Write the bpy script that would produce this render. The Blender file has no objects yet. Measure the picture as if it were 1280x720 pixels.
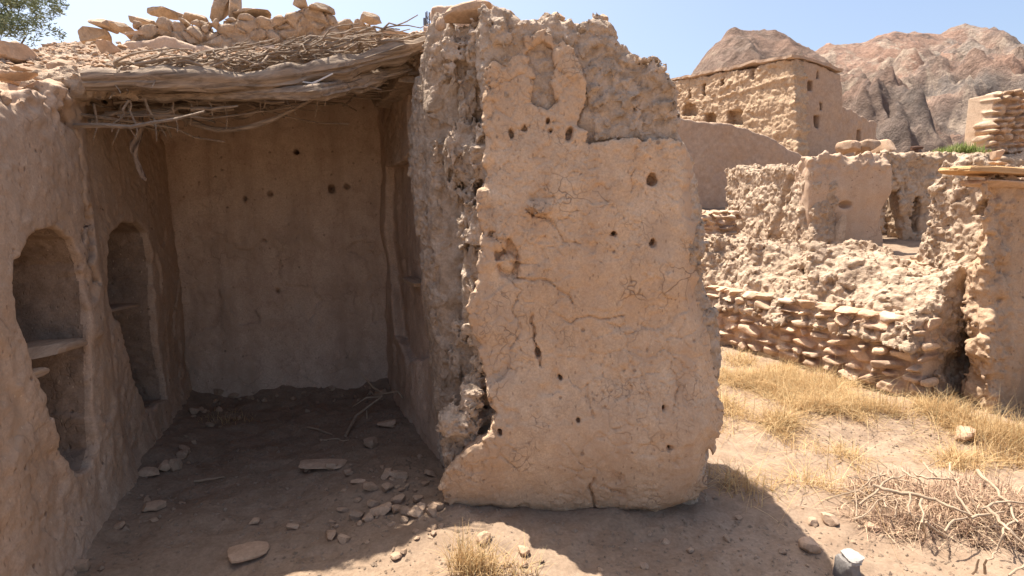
import bpy, math, random
import numpy as np
from mathutils import Vector, Matrix, Euler

R = math.radians
rnd = random.Random(7)
sc = bpy.context.scene
COL = sc.collection
Q = 1.0                      # voxel scale

# ------------------------------------------------------------------ camera model (used to turn photo pixels into metres)
F, PITCH, EYE = 700.0, R(8), 1.6
CP, SP = math.cos(PITCH), math.sin(PITCH)
def ray(px, py):
    x, y = (px-640)/F, (360-py)/F
    return np.array([x, CP+y*SP, y*CP-SP])
def at(px, py, Y):
    r = ray(px, py); s = Y/r[1]
    return np.array([r[0]*s, Y, EYE+r[2]*s])
def gnd(px, py, z=0.0):
    r = ray(px, py); s = (z-EYE)/r[2]
    return np.array([r[0]*s, r[1]*s, z])
class Frame:
    """vertical wall plane: local x along the wall, local -y its visible face, z up"""
    def __init__(self, ax, ay, deg=None, to=None):
        if to is not None: deg = math.degrees(math.atan2(to[1]-ay, to[0]-ax))
        self.o = (ax, ay); self.t = R(deg)
        self.c, self.s = math.cos(self.t), math.sin(self.t)
        self.len = None if to is None else math.hypot(to[0]-ax, to[1]-ay)
    def uv(self, px, py, d=0.0):
        r = ray(px, py); n = (self.s, -self.c)
        ax, ay = self.o[0]-n[0]*d, self.o[1]-n[1]*d
        k = (ax*n[0]+ay*n[1])/(r[0]*n[0]+r[1]*n[1])
        x, y, z = r[0]*k-ax, r[1]*k-ay, EYE+r[2]*k
        return (x*self.c+y*self.s, z)
    def uvs(self, pts, d=0.0): return [self.uv(p[0], p[1], d) for p in pts]
    def world(self, u, d, v): return Vector((self.o[0]+u*self.c-d*self.s, self.o[1]+u*self.s+d*self.c, v))
    def mat(self, z=0): return Matrix.Translation((self.o[0], self.o[1], z)) @ Matrix.Rotation(self.t, 4, 'Z')

# ------------------------------------------------------------------ numpy noise
def _h(i, j, k, s):
    h = i.astype(np.uint32)*np.uint32(374761393) + j.astype(np.uint32)*np.uint32(668265263) + k.astype(np.uint32)*np.uint32(2246822519) + np.uint32((s*3266489917) & 0xffffffff)
    h = (h ^ (h >> np.uint32(13)))*np.uint32(1274126177)
    h = (h ^ (h >> np.uint32(15)))*np.uint32(2246822519)
    return ((h ^ (h >> np.uint32(16))) & np.uint32(0xffff)).astype(np.float32)/65535.0
def vn(P, s=0):
    I = np.floor(P).astype(np.int32); f = (P-I).astype(np.float32); f = f*f*f*(f*(f*6-15)+10)
    i, j, k = I[:, 0], I[:, 1], I[:, 2]; a, b, c = f[:, 0], f[:, 1], f[:, 2]
    def L(p, q, t): return p+(q-p)*t
    x00 = L(_h(i, j, k, s), _h(i+1, j, k, s), a); x10 = L(_h(i, j+1, k, s), _h(i+1, j+1, k, s), a)
    x01 = L(_h(i, j, k+1, s), _h(i+1, j, k+1, s), a); x11 = L(_h(i, j+1, k+1, s), _h(i+1, j+1, k+1, s), a)
    return L(L(x00, x10, b), L(x01, x11, b), c)*2-1
def fbm(P, sc_=1.0, o=4, s=0, g=0.5):
    P = P*sc_; a, t, n = 1.0, 0, 0
    for q in range(o):
        t = t+a*vn(P, s+q*17); n += a; a *= g; P = P*2.03+11.3
    return t/n*1.5
def ridged(P, sc_=1.0, o=4, s=0):
    P = P*sc_; a, t, n = 1.0, 0, 0
    for q in range(o):
        t = t+a*(1-2*np.abs(vn(P, s+q*17))); n += a; a *= 0.5; P = P*2.03+7.7
    return t/n
def worley(P, s=0, flat=False):
    I = np.floor(P).astype(np.int32); f1 = np.full(len(P), 9., np.float32); f2 = f1.copy()
    idv = np.zeros(len(P), np.float32)
    for dx in (-1, 0, 1):
        for dy in (-1, 0, 1):
            for dz in ((0,) if flat else (-1, 0, 1)):
                i, j, k = I[:, 0]+dx, I[:, 1]+dy, I[:, 2]+dz
                h1 = _h(i, j, k, s)
                qx = i+h1-P[:, 0]; qy = j+_h(i, j, k, s+5)-P[:, 1]
                qz = 0 if flat else k+_h(i, j, k, s+9)-P[:, 2]
                d = np.sqrt(qx*qx+qy*qy+qz*qz)
                m = d < f1
                f2 = np.where(m, f1, np.minimum(f2, d)); f1 = np.where(m, d, f1); idv = np.where(m, h1, idv)
    return f1, f2, idv
def ss(a, b, x):
    t = np.clip((x-a)/(b-a), 0, 1); return t*t*(3-2*t)

# ------------------------------------------------------------------ signed-distance helpers
def poly(pts, X, Z):
    n = len(pts); d = None; s = None
    for i in range(n):
        ax, az = pts[i]; bx, bz = pts[(i+1) % n]
        ex, ez = bx-ax, bz-az; wx, wz = X-ax, Z-az
        t = np.clip((wx*ex+wz*ez)/(ex*ex+ez*ez+1e-12), 0, 1)
        dd = (wx-ex*t)**2+(wz-ez*t)**2
        c1, c2, c3 = (Z >= az), (Z < bz), (ex*wz > ez*wx)
        fl = np.where((c1 & c2 & c3) | (~c1 & ~c2 & ~c3), -1.0, 1.0)
        d = dd if d is None else np.minimum(d, dd); s = fl if s is None else s*fl
    return np.sqrt(d)*s
def pline(pts, X, Z):
    d = None
    for i in range(len(pts)-1):
        ax, az = pts[i]; bx, bz = pts[i+1]
        ex, ez = bx-ax, bz-az; wx, wz = X-ax, Z-az
        t = np.clip((wx*ex+wz*ez)/(ex*ex+ez*ez+1e-12), 0, 1)
        dd = np.sqrt((wx-ex*t)**2+(wz-ez*t)**2)
        d = dd if d is None else np.minimum(d, dd)
    return d
def box(X, Y, Z, c, h, r=0.0):
    qx, qy, qz = np.abs(X-c[0])-h[0]+r, np.abs(Y-c[1])-h[1]+r, np.abs(Z-c[2])-h[2]+r
    return np.sqrt(np.maximum(qx, 0)**2+np.maximum(qy, 0)**2+np.maximum(qz, 0)**2)+np.minimum(np.maximum(qx, np.maximum(qy, qz)), 0)-r
def ell(X, Y, Z, c, r):
    return (np.sqrt(((X-c[0])/r[0])**2+((Y-c[1])/r[1])**2+((Z-c[2])/r[2])**2)-1)*min(r)
def smin(a, b, k):
    h = np.clip(0.5+0.5*(b-a)/k, 0, 1); return b+(a-b)*h-k*h*(1-h)
def smax(a, b, k): return -smin(-a, -b, k)

def mk_mesh(name, V, faces, smooth=True):
    me = bpy.data.meshes.new(name); k = faces.shape[1]; n = len(faces)
    me.vertices.add(len(V)); me.vertices.foreach_set('co', np.ascontiguousarray(V, np.float32).ravel())
    me.loops.add(n*k); me.loops.foreach_set('vertex_index', np.ascontiguousarray(faces, np.int32).ravel())
    me.polygons.add(n); me.polygons.foreach_set('loop_start', np.arange(0, n*k, k, dtype=np.int32))
    me.polygons.foreach_set('loop_total', np.full(n, k, np.int32))
    me.update(calc_edges=True); me.validate()
    me.polygons.foreach_set('use_smooth', np.full(len(me.polygons), smooth, bool)); me.update()
    return me

def snets(f, o, h):
    s = f < 0; nx, ny, nz = f.shape
    C = [(i, j, k) for i in (0, 1) for j in (0, 1) for k in (0, 1)]
    cnt = np.zeros((nx-1, ny-1, nz-1), np.int8)
    for i, j, k in C: cnt += s[i:nx-1+i, j:ny-1+j, k:nz-1+k]
    act = (cnt > 0) & (cnt < 8)
    A = np.argwhere(act); N = len(A)
    vid = np.full(act.shape, -1, np.int32); vid[act] = np.arange(N)
    vals = {c: f[A[:, 0]+c[0], A[:, 1]+c[1], A[:, 2]+c[2]] for c in C}
    acc = np.zeros((N, 3), np.float32); w = np.zeros(N, np.float32)
    for a in C:
        for ax in range(3):
            if a[ax]: continue
            b = list(a); b[ax] = 1; b = tuple(b)
            va, vb = vals[a], vals[b]; m = (va < 0) != (vb < 0)
            t = np.where(m, va/np.where(m, va-vb, 1), 0)
            p = np.tile(np.array(a, np.float32), (N, 1)); p[:, ax] = t
            acc += p*m[:, None]; w += m
    V = (A+acc/w[:, None])*h+np.array(o)
    faces = []
    for ax in range(3):
        sl0 = [slice(None)]*3; sl1 = [slice(None)]*3; sl0[ax] = slice(0, -1); sl1[ax] = slice(1, None)
        a, b = s[tuple(sl0)], s[tuple(sl1)]
        E = np.argwhere(a != b); o1, o2 = (ax+1) % 3, (ax+2) % 3
        ok = (E[:, o1] > 0) & (E[:, o2] > 0) & (E[:, o1] < f.shape[o1]-1) & (E[:, o2] < f.shape[o2]-1); E = E[ok]
        ins = a[tuple(E.T)]
        def cell(p, q):
            e = E.copy(); e[:, o1] -= p; e[:, o2] -= q; return vid[tuple(e.T)]
        q = np.stack([cell(0, 0), cell(1, 0), cell(1, 1), cell(0, 1)], 1)
        q[~ins] = q[~ins][:, ::-1]; faces.append(q)
    return V, np.concatenate(faces)

def big_parts(V, Fc, frac=0.02):
    lab = np.arange(len(V))
    for _ in range(400):
        m = lab[Fc].min(1); new = lab.copy()
        for c in range(4): np.minimum.at(new, Fc[:, c], m)
        new = new[new]
        if (new == lab).all(): break
        lab = new
    ids, c = np.unique(lab, return_counts=True)
    keep = ids[c > max(frac*len(V), 1)] if frac < 1 else ids[[c.argmax()]]
    fm = np.isin(lab[Fc[:, 0]], keep); Fc = Fc[fm]
    used = np.unique(Fc); mp = np.full(len(V), -1, np.int64); mp[used] = np.arange(len(used))
    return V[used], mp[Fc]

def sdf(lo, hi, h, base, detail=None, band=0.12, frac=1):
    h = h*Q; lo = np.array(lo)-2*h
    n = [int(math.ceil((hi[i]-lo[i])/h))+3 for i in range(3)]
    X = (lo[0]+np.arange(n[0])*h).astype(np.float32)[:, None, None]
    Y = (lo[1]+np.arange(n[1])*h).astype(np.float32)[None, :, None]
    Z = (lo[2]+np.arange(n[2])*h).astype(np.float32)[None, None, :]
    f = np.array(np.broadcast_to(base(X, Y, Z), n), np.float32)
    if detail is not None:
        I = np.argwhere(np.abs(f) < band)
        P = (I*h+lo).astype(np.float32)
        f[tuple(I.T)] += detail(P).astype(np.float32)
    for ax in range(3):
        sl = [slice(None)]*3; sl[ax] = [0, -1]; f[tuple(sl)] = np.maximum(f[tuple(sl)], h*.5)
    V, Fc = snets(f, lo, h)
    return big_parts(V, Fc, frac)
def sub_mesh(V, Fc, mask):
    f = Fc[mask]; used = np.unique(f); mp = np.full(len(V), -1, np.int64); mp[used] = np.arange(len(used))
    return V[used], mp[f]

# ------------------------------------------------------------------ objects
WM = {}
def link(name, data, M=Matrix.Identity(4), parent=None, mat=None):
    o = bpy.data.objects.new(name, data); COL.objects.link(o)
    M = M if isinstance(M, Matrix) else Matrix.Translation(M)
    WM[o] = M.copy()
    if parent is not None:
        o.parent = parent; o.matrix_local = WM[parent].inverted() @ M
    else: o.matrix_world = M; o.matrix_basis = M
    if mat is not None and data is not None:
        data.materials.clear(); data.materials.append(mat)
    return o
def tag(o, label=None, cat=None, group=None, kind=None):
    if label: o['label'] = label
    if cat: o['category'] = cat
    if group: o['group'] = group
    if kind: o['kind'] = kind
    return o
def thing(name, label, cat, M=Matrix.Identity(4), group=None):
    o = link(name, None, M); o.empty_display_size = .1
    return tag(o, label, cat, group)

# ------------------------------------------------------------------ materials
def mat_new(name):
    m = bpy.data.materials.new(name); m.use_nodes = True; nt = m.node_tree
    b = nt.nodes['Principled BSDF']; b.inputs['Roughness'].default_value = .95
    b.inputs['Specular IOR Level'].default_value = .10
    return m, nt, b
def N(nt, t, **kw):
    n = nt.nodes.new(t)
    for k, v in kw.items():
        if k in n.inputs: n.inputs[k].default_value = v
        else: setattr(n, k, v)
    return n
def ramp(nt, src, stops):
    r = nt.nodes.new('ShaderNodeValToRGB'); nt.links.new(src, r.inputs[0])
    e = r.color_ramp.elements
    while len(e) < len(stops): e.new(.5)
    for el, (p, c) in zip(e, stops): el.position = p; el.color = (*c, 1) if len(c) == 3 else c
    return r.outputs[0]
def mixc(nt, fac, a, b, mode='MIX'):
    m = nt.nodes.new('ShaderNodeMix'); m.data_type = 'RGBA'; m.blend_type = mode
    for s, v in ((m.inputs[0], fac), (m.inputs[6], a), (m.inputs[7], b)):
        if isinstance(v, (int, float)): s.default_value = v
        elif isinstance(v, tuple): s.default_value = (*v, 1)
        else: nt.links.new(v, s)
    return m.outputs[2]
def math_(nt, op, a, b=0.0):
    m = nt.nodes.new('ShaderNodeMath'); m.operation = op
    for s, v in zip(m.inputs, (a, b)):
        if isinstance(v, (int, float)): s.default_value = v
        else: nt.links.new(v, s)
    return m.outputs[0]
def earth(name, a, b, c=None, crack=0.0, crack_scale=7, bump=.6, dist=.012, fine=70, pits=0.0, stain=None, stretch=(1, 1, 1), mid=6, patch=None, rand=0.0, tint=False, midb=.9):
    """mud / stone / dust: large patches, mid blotches, fine grain, optional shrinkage cracks and pits"""
    m, nt, B = mat_new(name); L = nt.links
    tc = nt.nodes.new('ShaderNodeTexCoord'); mp = N(nt, 'ShaderNodeMapping'); mp.inputs['Scale'].default_value = stretch
    L.new(tc.outputs['Object'], mp.inputs['Vector']); co = mp.outputs[0]
    def noise(scale, det=4, rough=.55, dis=0.0):
        n = N(nt, 'ShaderNodeTexNoise', Scale=scale, Detail=det, Roughness=rough, Distortion=dis); L.new(co, n.inputs['Vector']); return n.outputs['Fac']
    big, md, fn = noise(1.3, 3), noise(mid, 5, .6, .4), noise(fine, 4, .7)
    col = mixc(nt, ramp(nt, big, [(.32, (0, 0, 0)), (.68, (1, 1, 1))]), a, b)
    if c: col = mixc(nt, ramp(nt, md, [(.42, (0, 0, 0)), (.72, (1, 1, 1))]), col, c)
    if tint:
        ta = nt.nodes.new('ShaderNodeAttribute'); ta.attribute_name = 'tint'
        col = mixc(nt, 1.0, col, ramp(nt, ta.outputs['Fac'], [(0, (.72, .68, .66)), (.3, (.95, .88, .82)), (.6, (1.0, 1.0, 1.0)), (.85, (1.08, .95, .85)), (1, (1.15, 1.12, 1.05))]), 'MULTIPLY')
    if rand:
        oi = nt.nodes.new('ShaderNodeObjectInfo')
        col = mixc(nt, 1.0, col, ramp(nt, oi.outputs['Random'], [(0, (1-rand,)*3), (.5, (1, 1-rand*.25, 1-rand*.45)), (1, (1+rand*.5,)*3)]), 'MULTIPLY')
    col = mixc(nt, .5, col, ramp(nt, fn, [(.3, (.62, .6, .58)), (.7, (1.25, 1.25, 1.25))]), 'MULTIPLY')
    hgt = math_(nt, 'ADD', math_(nt, 'MULTIPLY', md, midb), math_(nt, 'MULTIPLY', fn, .4))
    if stain:
        st = N(nt, 'ShaderNodeTexNoise', Scale=2.2, Detail=4, Roughness=.6)
        m2 = N(nt, 'ShaderNodeMapping'); m2.inputs['Scale'].default_value = (2.6, 2.6, .35); L.new(tc.outputs['Object'], m2.inputs['Vector']); L.new(m2.outputs[0], st.inputs['Vector'])
        col = mixc(nt, ramp(nt, st.outputs['Fac'], [(.45, (0, 0, 0)), (.75, (.8, .8, .8))]), col, stain)
    if crack:
        wn = N(nt, 'ShaderNodeTexNoise', Scale=5, Detail=3); L.new(co, wn.inputs['Vector'])
        wc = mixc(nt, .14, co, wn.outputs['Color'], 'LINEAR_LIGHT')
        vo = N(nt, 'ShaderNodeTexVoronoi', Scale=crack_scale, feature='DISTANCE_TO_EDGE'); L.new(wc, vo.inputs['Vector'])
        line = ramp(nt, vo.outputs['Distance'], [(.0, (1, 1, 1)), (.035, (0, 0, 0))])
        vo2 = N(nt, 'ShaderNodeTexVoronoi', Scale=crack_scale*2.7, feature='DISTANCE_TO_EDGE'); L.new(wc, vo2.inputs['Vector'])
        line2 = ramp(nt, vo2.outputs['Distance'], [(.0, (.7, .7, .7)), (.05, (0, 0, 0))])
        msk = ramp(nt, noise(2.1, 3), [(.53, (0, 0, 0)), (.66, (1, 1, 1))]); msk2 = ramp(nt, noise(3.7, 2), [(.55, (0, 0, 0)), (.66, (1, 1, 1))])
        l = math_(nt, 'MAXIMUM', math_(nt, 'MULTIPLY', line, msk), math_(nt, 'MULTIPLY', line2, msk2))
        col = mixc(nt, math_(nt, 'MULTIPLY', l, crack), col, (.10, .06, .04))  # crack lines darkened: dirt plus the shade inside them, put into the colour
        hgt = math_(nt, 'SUBTRACT', hgt, math_(nt, 'MULTIPLY', l, 1.3*crack))
    if pits:
        vp = N(nt, 'ShaderNodeTexVoronoi', Scale=16); L.new(co, vp.inputs['Vector'])
        pm = math_(nt, 'MULTIPLY', ramp(nt, vp.outputs['Distance'], [(.10, (1, 1, 1)), (.2, (0, 0, 0))]), ramp(nt, noise(9, 2), [(.56, (0, 0, 0)), (.62, (1, 1, 1))]))
        col = mixc(nt, math_(nt, 'MULTIPLY', pm, pits), col, (.09, .055, .04)); hgt = math_(nt, 'SUBTRACT', hgt, pm)
        vq = N(nt, 'ShaderNodeTexVoronoi', Scale=1.0); mq = N(nt, 'ShaderNodeMapping'); mq.inputs['Scale'].default_value = (60, 60, 26); mq.inputs['Rotation'].default_value = (.4, .5, .3); L.new(tc.outputs['Object'], mq.inputs['Vector']); L.new(mq.outputs[0], vq.inputs['Vector'])
        sq = nt.nodes.new('ShaderNodeSeparateColor'); L.new(vq.outputs['Color'], sq.inputs[0])
        fk = math_(nt, 'MULTIPLY', ramp(nt, vq.outputs['Distance'], [(.16, (1, 1, 1)), (.3, (0, 0, 0))]), ramp(nt, sq.outputs[0], [(.80, (0, 0, 0)), (.84, (1, 1, 1))]))
        col = mixc(nt, math_(nt, 'MULTIPLY', fk, pits*.8), col, (.17, .105, .07)); hgt = math_(nt, 'SUBTRACT', hgt, math_(nt, 'MULTIPLY', fk, .5))
        fs = math_(nt, 'MULTIPLY', ramp(nt, vq.outputs['Distance'], [(.12, (1, 1, 1)), (.24, (0, 0, 0))]), ramp(nt, sq.outputs[1], [(.88, (0, 0, 0)), (.9, (1, 1, 1))]))
        col = mixc(nt, math_(nt, 'MULTIPLY', fs, .5), col, (.70, .54, .36))
    if patch:
        pn = ramp(nt, noise(patch[1], 5, .65, .5), [(.56, (0, 0, 0)), (.70, (.8, .8, .8))]); col = mixc(nt, pn, col, patch[0])
    L.new(col, B.inputs['Base Color'])
    bp = N(nt, 'ShaderNodeBump', Strength=bump, Distance=dist); L.new(hgt, bp.inputs['Height']); L.new(bp.outputs[0], B.inputs['Normal'])
    return m
def wood(name, a, b, scale=6):
    m, nt, B = mat_new(name); L = nt.links
    tc = nt.nodes.new('ShaderNodeTexCoord'); mp = N(nt, 'ShaderNodeMapping'); mp.inputs['Scale'].default_value = (.6, 7, 7); L.new(tc.outputs['Object'], mp.inputs['Vector'])
    n = N(nt, 'ShaderNodeTexNoise', Scale=scale, Detail=6, Roughness=.65, Distortion=.6); L.new(mp.outputs[0], n.inputs['Vector'])
    L.new(ramp(nt, n.outputs['Fac'], [(.3, a), (.68, b)]), B.inputs['Base Color'])
    bp = N(nt, 'ShaderNodeBump', Strength=.8, Distance=.012); L.new(n.outputs['Fac'], bp.inputs['Height']); L.new(bp.outputs[0], B.inputs['Normal'])
    return m
def rndcol(name, stops, trans=0.0, rough=.8):
    m, nt, B = mat_new(name); L = nt.links
    a = nt.nodes.new('ShaderNodeAttribute'); a.attribute_name = 'tint'
    c = ramp(nt, a.outputs['Fac'], stops); L.new(c, B.inputs['Base Color']); B.inputs['Roughness'].default_value = rough
    if trans:
        t = nt.nodes.new('ShaderNodeBsdfTranslucent'); L.new(c, t.inputs['Color'])
        x = nt.nodes.new('ShaderNodeMixShader'); x.inputs[0].default_value = trans
        L.new(B.outputs[0], x.inputs[1]); L.new(t.outputs[0], x.inputs[2]); L.new(x.outputs[0], nt.nodes['Material Output'].inputs['Surface'])
    return m

M_PLASTER = earth('mud plaster', (.535, .362, .23), (.65, .475, .325), (.475, .328, .215), crack=.6, crack_scale=8, pits=.5, bump=.6, fine=90, stain=(.44, .285, .18), midb=.35, patch=((.46, .335, .24), 1.7))
M_RUBBLE = earth('mud core', (.42, .305, .21), (.51, .39, .285), (.30, .215, .145), bump=1.0, dist=.02, fine=75, mid=14)
M_INNER = earth('inner plaster', (.55, .405, .295), (.60, .45, .335), (.48, .34, .245), crack=.3, crack_scale=5, pits=.4, stain=(.38, .265, .185), patch=((.42, .30, .21), 2.1), bump=.6, fine=80, midb=.3)
M_NICHE = earth('dark niche plaster', (.30, .21, .145), (.36, .255, .18), (.24, .165, .115), crack=.3, crack_scale=5, bump=.6, fine=80, midb=.3, pits=.4)  # niche recesses take a darker plaster colour than the wall around them
M_SMOOTH = earth('smooth wall plaster', (.47, .335, .235), (.50, .37, .27), (.45, .30, .195), crack=.3, crack_scale=3, bump=.6, fine=80, stain=(.40, .28, .19), midb=.25, pits=.5)
M_GRIT = earth('grit', (.25, .18, .125), (.32, .24, .175), (.20, .14, .095), fine=80)
M_CORE = earth('pale broken mud core', (.44, .33, .24), (.57, .45, .345), (.30, .22, .15), bump=1.0, dist=.02, fine=75, mid=14)
M_PIER = earth('worn brown mud', (.45, .31, .20), (.50, .355, .24), (.39, .26, .165), bump=.9, dist=.015, fine=70, stain=(.31, .20, .12), pits=.5)
M_STONE = earth('field stone', (.45, .31, .21), (.52, .38, .27), (.36, .25, .165), bump=.7, dist=.01, fine=60, mid=11, rand=.18)
M_WALLSTONE = earth('wall stone', (.50, .365, .255), (.58, .44, .32), (.42, .30, .21), bump=.8, dist=.012, fine=45, mid=7, tint=True)
M_DUST = earth('dusty ground', (.265, .185, .125), (.31, .225, .158), (.22, .15, .10), bump=.8, dist=.015, fine=55, mid=9)
M_HOUSE = earth('sunlit mud masonry', (.44, .31, .20), (.50, .36, .24), (.36, .245, .155), bump=.9, dist=.05, fine=18, mid=5)
M_HOUSEP = earth('grey mud render', (.42, .30, .215), (.46, .335, .24), (.38, .265, .185), bump=.6, dist=.03, fine=12, mid=2.5)
M_LOG = wood('weathered wood', (.13, .095, .068), (.42, .32, .235))
M_LOGD = wood('dark old wood', (.10, .07, .05), (.26, .185, .13))
M_TWIG = wood('dry twig', (.27, .19, .125), (.46, .345, .24))
M_PLANK = wood('orange timber', (.36, .20, .09), (.58, .36, .18))
M_STRAW = rndcol('dry grass', [(0, (.36, .22, .10)), (.45, (.54, .365, .18)), (.85, (.66, .49, .275)), (1, (.36, .30, .16))], .35)
M_BRUSHW = rndcol('dry brush', [(0, (.17, .10, .07)), (.4, (.36, .235, .155)), (.75, (.50, .34, .22)), (1, (.66, .50, .33))], .1)
M_LEAF = rndcol('grey green leaf', [(0, (.08, .10, .05)), (.6, (.17, .195, .11)), (1, (.30, .32, .21))], .25)
M_LEAF2 = rndcol('bright green leaf', [(0, (.13, .17, .045)), (.7, (.24, .29, .09)), (1, (.40, .36, .18))], .3)

# ------------------------------------------------------------------ terrain
W1A, W1B = np.array([1.75, 7.75]), np.array([3.36, 4.42])          # line of the stone-footed wall
_dw = (W1B-W1A)/np.linalg.norm(W1B-W1A); _nw = np.array([-_dw[1], _dw[0]])   # to its back
if _nw[0] < 0: _nw = -_nw
def Hn(x, y):
    x = np.asarray(x, np.float32); y = np.asarray(y, np.float32); sh = x.shape; x = x.ravel(); y = y.ravel()
    P = np.stack([x, y, np.zeros_like(x)], 1)
    near = 1-ss(14, 40, np.hypot(x, y))
    z = (fbm(P, .9, 3, 3)*.05+fbm(P, 4, 3, 9)*.022+fbm(P, 15, 3, 4)*.010)*near
    d = (x-W1B[0])*_nw[0]+(y-W1B[1])*_nw[1]
    t = ss(.55, 1.25, d)*ss(3.6, 4.6, y)
    z = z+t*.95
    up = np.maximum(y-8.2, 0)
    z = z+.15*np.minimum(up, 12)*(1-ss(14, 60, up))
    z = z+ss(20, 90, np.hypot(x, y))*fbm(P, .03, 3, 21)*.8
    # rubble heaped along the room walls
    dl = (x+1.99)*.954+(y-2.27)*.30
    inroom = ss(.3, -.3, x)*ss(5.6, 4.9, y)
    z = z+.10*np.exp(-np.maximum(dl, 0)/.22)*inroom + .15*np.exp(-np.abs((y-4.75)-(x+2)*.22)/.22)*ss(-.6, -1.0, x)*(1+.6*fbm(P, 2.5, 2, 50))
    z = z+.05*np.exp(-((x+.35)**2+(y-2.75)**2)/.18)+.03*np.exp(-((x-.5)**2+(y-2.85)**2)/.3)
    return z.reshape(sh)
def Hz(x, y): return float(Hn(np.array([x]), np.array([y]))[0])

def axis(lo_n, hi_n, step, far_lo, far_hi, g=1.09):
    a = list(np.arange(lo_n, hi_n+1e-6, step)); s = step
    while a[-1] < far_hi: s *= g; a.append(a[-1]+s)
    s = step
    while a[0] > far_lo: s *= g; a.insert(0, a[0]-s)
    return np.array(a)
gx = axis(-3.0, 5.0, .022*Q, -1500, 2500); gy = axis(1.6, 8.0, .022*Q, -600, 3000)
GX, GY = np.meshgrid(gx, gy, indexing='ij')
GZ = Hn(GX, GY)
V = np.stack([GX.ravel(), GY.ravel(), GZ.ravel()], 1)
ni, nj = len(gx), len(gy)
ii, jj = np.meshgrid(np.arange(ni-1), np.arange(nj-1), indexing='ij')
b = (ii*nj+jj).ravel(); Fq = np.stack([b, b+nj, b+nj+1, b+1], 1)
tag(link('ground', mk_mesh('ground', V, Fq), mat=M_DUST), 'dusty beige earth ground of the ruined village', kind='structure')

# mountains behind the village
def mountain_mat(name, g):
    m, nt, B = mat_new(name); L = nt.links
    tc = nt.nodes.new('ShaderNodeTexCoord')
    def noise(scale, det, rough, dis=0.0, st=(1, 1, 1)):
        mp = N(nt, 'ShaderNodeMapping'); mp.inputs['Scale'].default_value = st; L.new(tc.outputs['Object'], mp.inputs['Vector'])
        n = N(nt, 'ShaderNodeTexNoise', Scale=scale, Detail=det, Roughness=rough, Distortion=dis); L.new(mp.outputs[0], n.inputs['Vector']); return n.outputs['Fac']
    c = ramp(nt, noise(.010, 6, .6, .8), [(.32, (.35, .215, .155)), (.45, (.42, .27, .20)), (.56, (.33, .24, .19)), (.68, (.25, .215, .19))])
    c = mixc(nt, ramp(nt, noise(.02, 8, .7, 1.4, (1.6, 1.0, .5)), [(.5, (0, 0, 0)), (.60, (.95, .95, .95))]), c, (.50, .39, .30))
    c = mixc(nt, ramp(nt, noise(.045, 8, .72, .6, (1.3, 1, .45)), [(.54, (0, 0, 0)), (.64, (.85, .85, .85))]), c, (.20, .15, .13))
    sx = nt.nodes.new('ShaderNodeSeparateXYZ'); L.new(tc.outputs['Object'], sx.inputs[0])
    gz = math_(nt, 'ADD', math_(nt, 'MULTIPLY', sx.outputs[0], .0020), math_(nt, 'MULTIPLY', noise(.02, 5, .6), .9))
    c = mixc(nt, ramp(nt, gz, [(1.22, (0, 0, 0)), (1.42, (.8, .8, .8))]) if False else ramp(nt, math_(nt, 'MULTIPLY', gz, .6), [(.74, (0, 0, 0)), (.86, (.8, .8, .8))]), c, (.27, .245, .225))
    c = mixc(nt, .85, c, ramp(nt, noise(.16, 7, .8), [(.3, (.46*g, .44*g, .43*g)), (.7, (1.35*g, 1.33*g, 1.3*g))]), 'MULTIPLY')
    L.new(c, B.inputs['Base Color'])
    bp = N(nt, 'ShaderNodeBump', Strength=1.0, Distance=7.0); L.new(noise(.12, 8, .75), bp.inputs['Height']); L.new(bp.outputs[0], B.inputs['Normal'])
    return m
M_MT, M_MTD = mountain_mat('bare rock slope', .92), mountain_mat('dark brown rock', .80)
def mountain(prof, Y, depth, name, label, seed, step=1.6, kk=1.2):
    pts = [at(px, py, Y) for px, py in prof]
    xs = np.array([p[0] for p in pts]); zs = np.array([p[2] for p in pts])
    ax = np.arange(xs[0]-20, xs[-1]+20, step); ay = np.arange(Y-depth, Y+depth*.7, step)
    X, Yg = np.meshgrid(ax, ay, indexing='ij'); top = np.interp(X, xs, zs)
    P = np.stack([X.ravel(), Yg.ravel(), np.zeros(X.size)], 1)
    t = (Yg-(Y-depth))/depth
    w = fbm(P, .012, 3, seed).reshape(X.shape)*.10
    t2 = np.clip(t+w*np.sin(np.clip(t, 0, 1)*math.pi), 0, 1.0)
    back = np.clip((Yg-Y)/(depth*.7), 0, 1)
    prof_ = np.where(t <= 1, t2**1.12, 1-back**1.2*.9)
    z = -3+(top+3)*prof_
    amp = np.clip(np.abs(t-1)*3.5, .10, 1)*np.clip(t*4+.2, 0, 1)
    rg = ridged(np.stack([X.ravel(), Yg.ravel()*.5, z.ravel()*.35], 1), .014, 6, seed+3).reshape(X.shape)
    z = z+amp*((rg-.62)*17+fbm(P, .06, 4, seed+8).reshape(X.shape)*5)*(top/100)*kk+np.clip(amp, .35, 1)*(ridged(np.stack([X.ravel(), Yg.ravel()*.6, z.ravel()*.6], 1), .045, 5, seed+5).reshape(X.shape)-.5)*10*(Y/450)*kk
    Vv = np.stack([X.ravel(), Yg.ravel(), z.ravel()], 1); a, b_ = X.shape
    i2, j2 = np.meshgrid(np.arange(a-1), np.arange(b_-1), indexing='ij'); k = (i2*b_+j2).ravel()
    tag(link(name, mk_mesh(name, Vv, np.stack([k, k+b_, k+b_+1, k+1], 1)), mat=M_MTD if Y < 400 else M_MT), label, kind='structure')
mountain([(790, 175), (838, 125), (868, 88), (888, 58), (908, 40), (935, 36), (966, 34), (980, 42), (1000, 54), (1022, 68), (1060, 100), (1120, 150), (1180, 190)], 330, 190, 'mountain', 'bare brown peak behind the far mud house', 31, 1.05, 2.0)
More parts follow.
